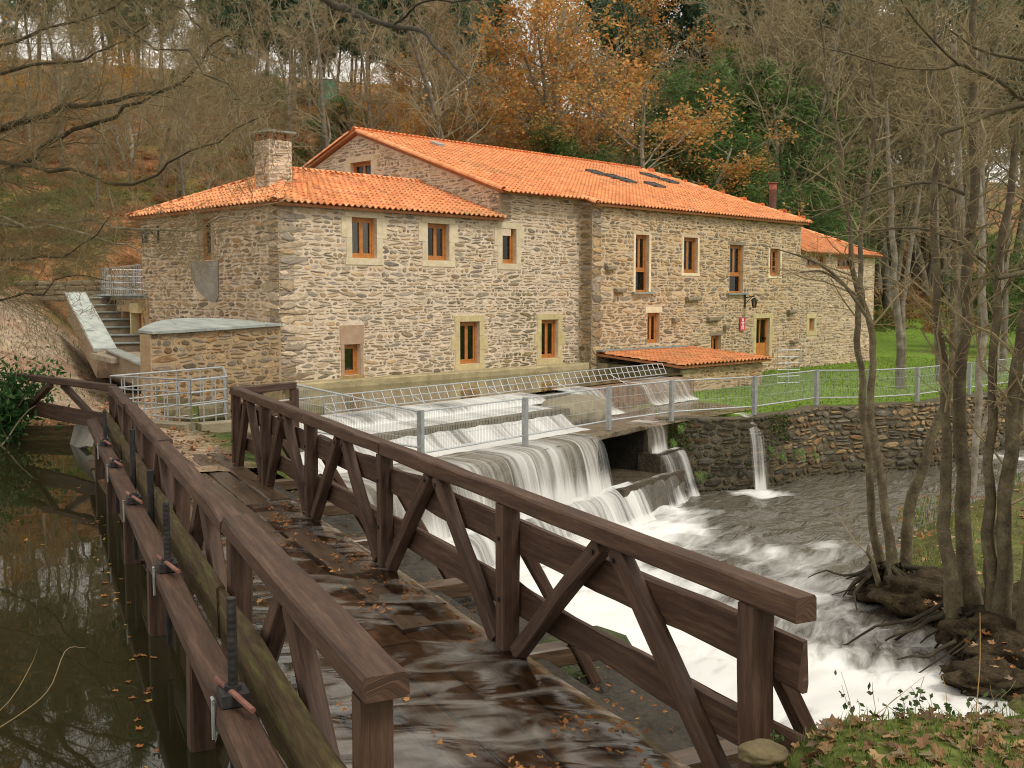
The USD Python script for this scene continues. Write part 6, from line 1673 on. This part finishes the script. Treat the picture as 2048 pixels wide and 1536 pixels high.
for k, (x0_, y0_, x1_, y1_) in enumerate(((1950, 1445, 1960, 1225), (1895, 1430, 1877, 1330), (1740, 1440, 1870, 1335))):
    a, b = aty(x0_, y0_, 4.4), aty(x1_, y1_, 4.6); p, r = smooth_path([a, a * .5 + b * .5 + [.01, 0, .01], b], [.004, .003, .0015], 8)
    emit(None, 'dry_stalk', tube(p, r * (.8 if k == 0 else .5), 4, (1.0, .72, .42)), 'twig', label=('tallest upright tan dry stalk on the near bank', 'short thin dry stalk leaning left on the near bank', 'thin dry stalk bent low over the foam')[k], category='stalk')
m_ = trimesh.creation.icosphere(3); v = np.array(m_.vertices); v = v * (1 + (fbm(v, 1.6, 3, 15)[:, None] - .5) * .5)
pst = aty(1525, 1505, 4.35)
emit(None, 'bank_stone', (pst + v @ np.diag([.11, .09, .045]), np.array(m_.faces)), 'stone', smooth=True, tone=(.13, .105, .055), label='mossy brown stone on the bank by the foot of the right railing', category='stone')
# leaves on the deck, the yard and the pond edge
def leaf_scatter(name, P_, size, label, tones, tilt=.25, parent=None):
    L_ = []
    for p in P_:
        v, f = leaf_shape(R, R.uniform(*size)); L_.append((v @ rot(R, tilt).T + p, f, None, np.broadcast_to(np.array(tones[R.integers(0, len(tones))]) * R.uniform(.7, 1.2), (12, 3))))
    emit(parent, name, L_, 'litter_leaf', label=label, category=None if parent else 'leaves', kind='stuff')


DT = [(.30, .12, .03), (.24, .09, .022), (.36, .17, .05), (.20, .075, .02)]
dk = []
for c in range(60):
    s, o = R.uniform(.7, 8.5), R.uniform(-1.7, .05)
    if R.random() < .5: o = R.uniform(-.55, .08)
    for q in range(int(R.uniform(2, 14))): dk.append(RW(s + R.normal(0, .10), min(o + R.normal(0, .07), .08), R.uniform(.02, .045)))
for q in range(260): dk.append(RW(R.uniform(.8, 11), R.uniform(.2, 1.0), -.30 + R.uniform(-.05, .03)))
for q in range(160): dk.append(RW(R.uniform(9.5, 12.8), R.uniform(-1.9, .1), R.uniform(.02, .05)))
leaf_scatter('deck_leaves', dk, (.03, .065), 'wet orange brown leaves lying on the flooded bridge deck', DT)
yx, yy = R.uniform(-9, -3.6, 2200), R.uniform(15.2, 28, 2200)
yp = [np.array([x, y, .06]) for x, y in zip(yx, yy) if not canal_poly.buffer(.5).contains(Point(x, y)) and not pond_poly.buffer(.3).contains(Point(x, y)) and (x + 4.0) * .895 + (y - 15) * .446 < .3]
yx, yy = R.uniform(-24, -8, 3200), R.uniform(22, 46, 3200)
yp += [np.array([x, y, ground_z(x, y) + .03]) for x, y in zip(yx, yy) if fbm(np.array([[x, y, 0.]]), .25, 2, 5)[0] > .45 and not pond_poly.contains(Point(x, y))]
leaf_scatter('yard_leaves', yp, (.07, .16), 'scattered tan and brown fallen leaves on the gravel yard', LT_ + [(.12, .06, .03), (.34, .12, .06), (.10, .055, .03)])
yx, yy = R.uniform(-24, -7.5, 14000), R.uniform(20, 46, 14000)
ok = (fbm(np.stack([yx, yy, yx * 0], 1), .35, 3, 25) > .53) & ~inside(pond_poly.buffer(.3), yx, yy) & ~inside(canal_poly.buffer(.6), yx, yy)
emit(None, 'yard_grass', blades(R, np.stack([yx, yy, height(yx, yy) - .01], 1)[ok], .13, .012, GT, .8), 'leaf', label='thin weedy grass patches in the gravel yard', category='grass', kind='stuff')
fl = [np.array([*(LW(R.uniform(0, 9), R.uniform(.42, .62), 0))[:2], .008]) for _ in range(60)] + [np.array([R.uniform(-7.5, -1.8), y, .006]) for y in R.uniform(6, 16, 60)]
fl = [p for p in fl if pond_poly.contains(Point(p[0], p[1]))]
leaf_scatter('pond_leaves', fl, (.03, .07), 'orange and yellow leaves floating along the sluice boards in the pond', DT + [(.40, .25, .05)], .08)
# right bank: leaf mould, grass tufts, roots
gx2, gy2 = R.uniform(6.2, 14, 9000), R.uniform(13, 29, 9000)
ok = ~inside(river_poly.buffer(.15), gx2, gy2) & (fbm(np.stack([gx2, gy2, gx2 * 0], 1), .5, 3, 92) > .47)
gz2 = height(gx2, gy2) - .06
emit(None, 'right_bank_grass', blades(R, np.stack([gx2, gy2, gz2], 1)[ok], .26, .009, GT + [(.3, .2, .07)], .8), 'leaf', label='rough grass tufts on the right bank among the alder roots', category='grass', kind='stuff')
rx2, ry2 = R.uniform(6.2, 13, 1200), R.uniform(13, 28, 1200); ok = ~inside(river_poly.buffer(-.05), rx2, ry2)
leaf_scatter('right_bank_leaves', [np.array([x, y, ground_z(x, y) + .0]) for x, y in zip(rx2[ok], ry2[ok])], (.09, .2), 'brown fallen leaves on the right bank under the alders', DT + LT_)
for k, (x, y, z, r) in enumerate(((7.6, 18.6, -3.0, .8), (7.9, 16.2, -3.0, .9), (7.3, 19.6, -3.15, .6), (7.0, 15.0, -3.2, .5), (8.6, 17.3, -2.9, .8))):
    m_ = trimesh.creation.icosphere(3); v = np.array(m_.vertices); v = v * (1 + (fbm(v + k * 3, 2.6, 4, k)[:, None] - .5) * 1.25)
    emit(None, 'root_mound', (np.array([x, y, z]) + v @ np.diag([r * 1.2, r, r * .5]), np.array(m_.faces)), 'ground', smooth=True, tone=(.045, .033, .019), label=('mound of dark roots and earth under the slender alder clump', 'mound of dark earth under the thick alder', 'small earth mound at the water edge by the slender alders', 'lowest dark earth mound beside the foam', 'earth mound between the two alder clumps')[k], category='mound')
lx, ly = R.uniform(4, 24, 16000), R.uniform(29.5, 62, 16000)
u_ = (lx - HC[0]) * UA[0] + (ly - HC[1]) * UA[1]; v_ = (lx - HC[0]) * VA[0] + (ly - HC[1]) * VA[1]
ok = (~inside(river_poly.buffer(.5), lx, ly)) & ~((v_ > -.8) & (u_ < 38.3)) & ~((v_ > -5) & (u_ < 20.5)) & (height(lx, ly) > -1.6) & (((lx - 4.5) * .5 - (ly - 29.6) * .86) < -.9)
emit(None, 'lawn_grass', blades(R, np.stack([lx, ly, height(lx, ly)], 1)[ok], .11, .016, [(.14, .21, .025), (.17, .25, .035), (.11, .18, .02)], .8), 'leaf', label='short green lawn grass beyond the fence', category='grass', kind='stuff')

p, r = smooth_path([aty(-60, 1490, 4.3), aty(45, 1425, 4.5), aty(100, 1375, 4.7), aty(132, 1300, 4.9), aty(172, 1296, 5.0)], [.0035, .003, .0025, .002, .001], 16)
emit(None, 'bare_twig', [tube(p, r, 4, (.6, .52, .4)), tube(*smooth_path([aty(-60, 1475, 4.3), aty(20, 1400, 4.4), aty(62, 1330, 4.5), aty(75, 1298, 4.5)], [.003, .0025, .002, .001], 10), 4, (.6, .52, .4))], 'twig', label='thin bare twigs rising over the dark pond at the lower left corner', category='twig')
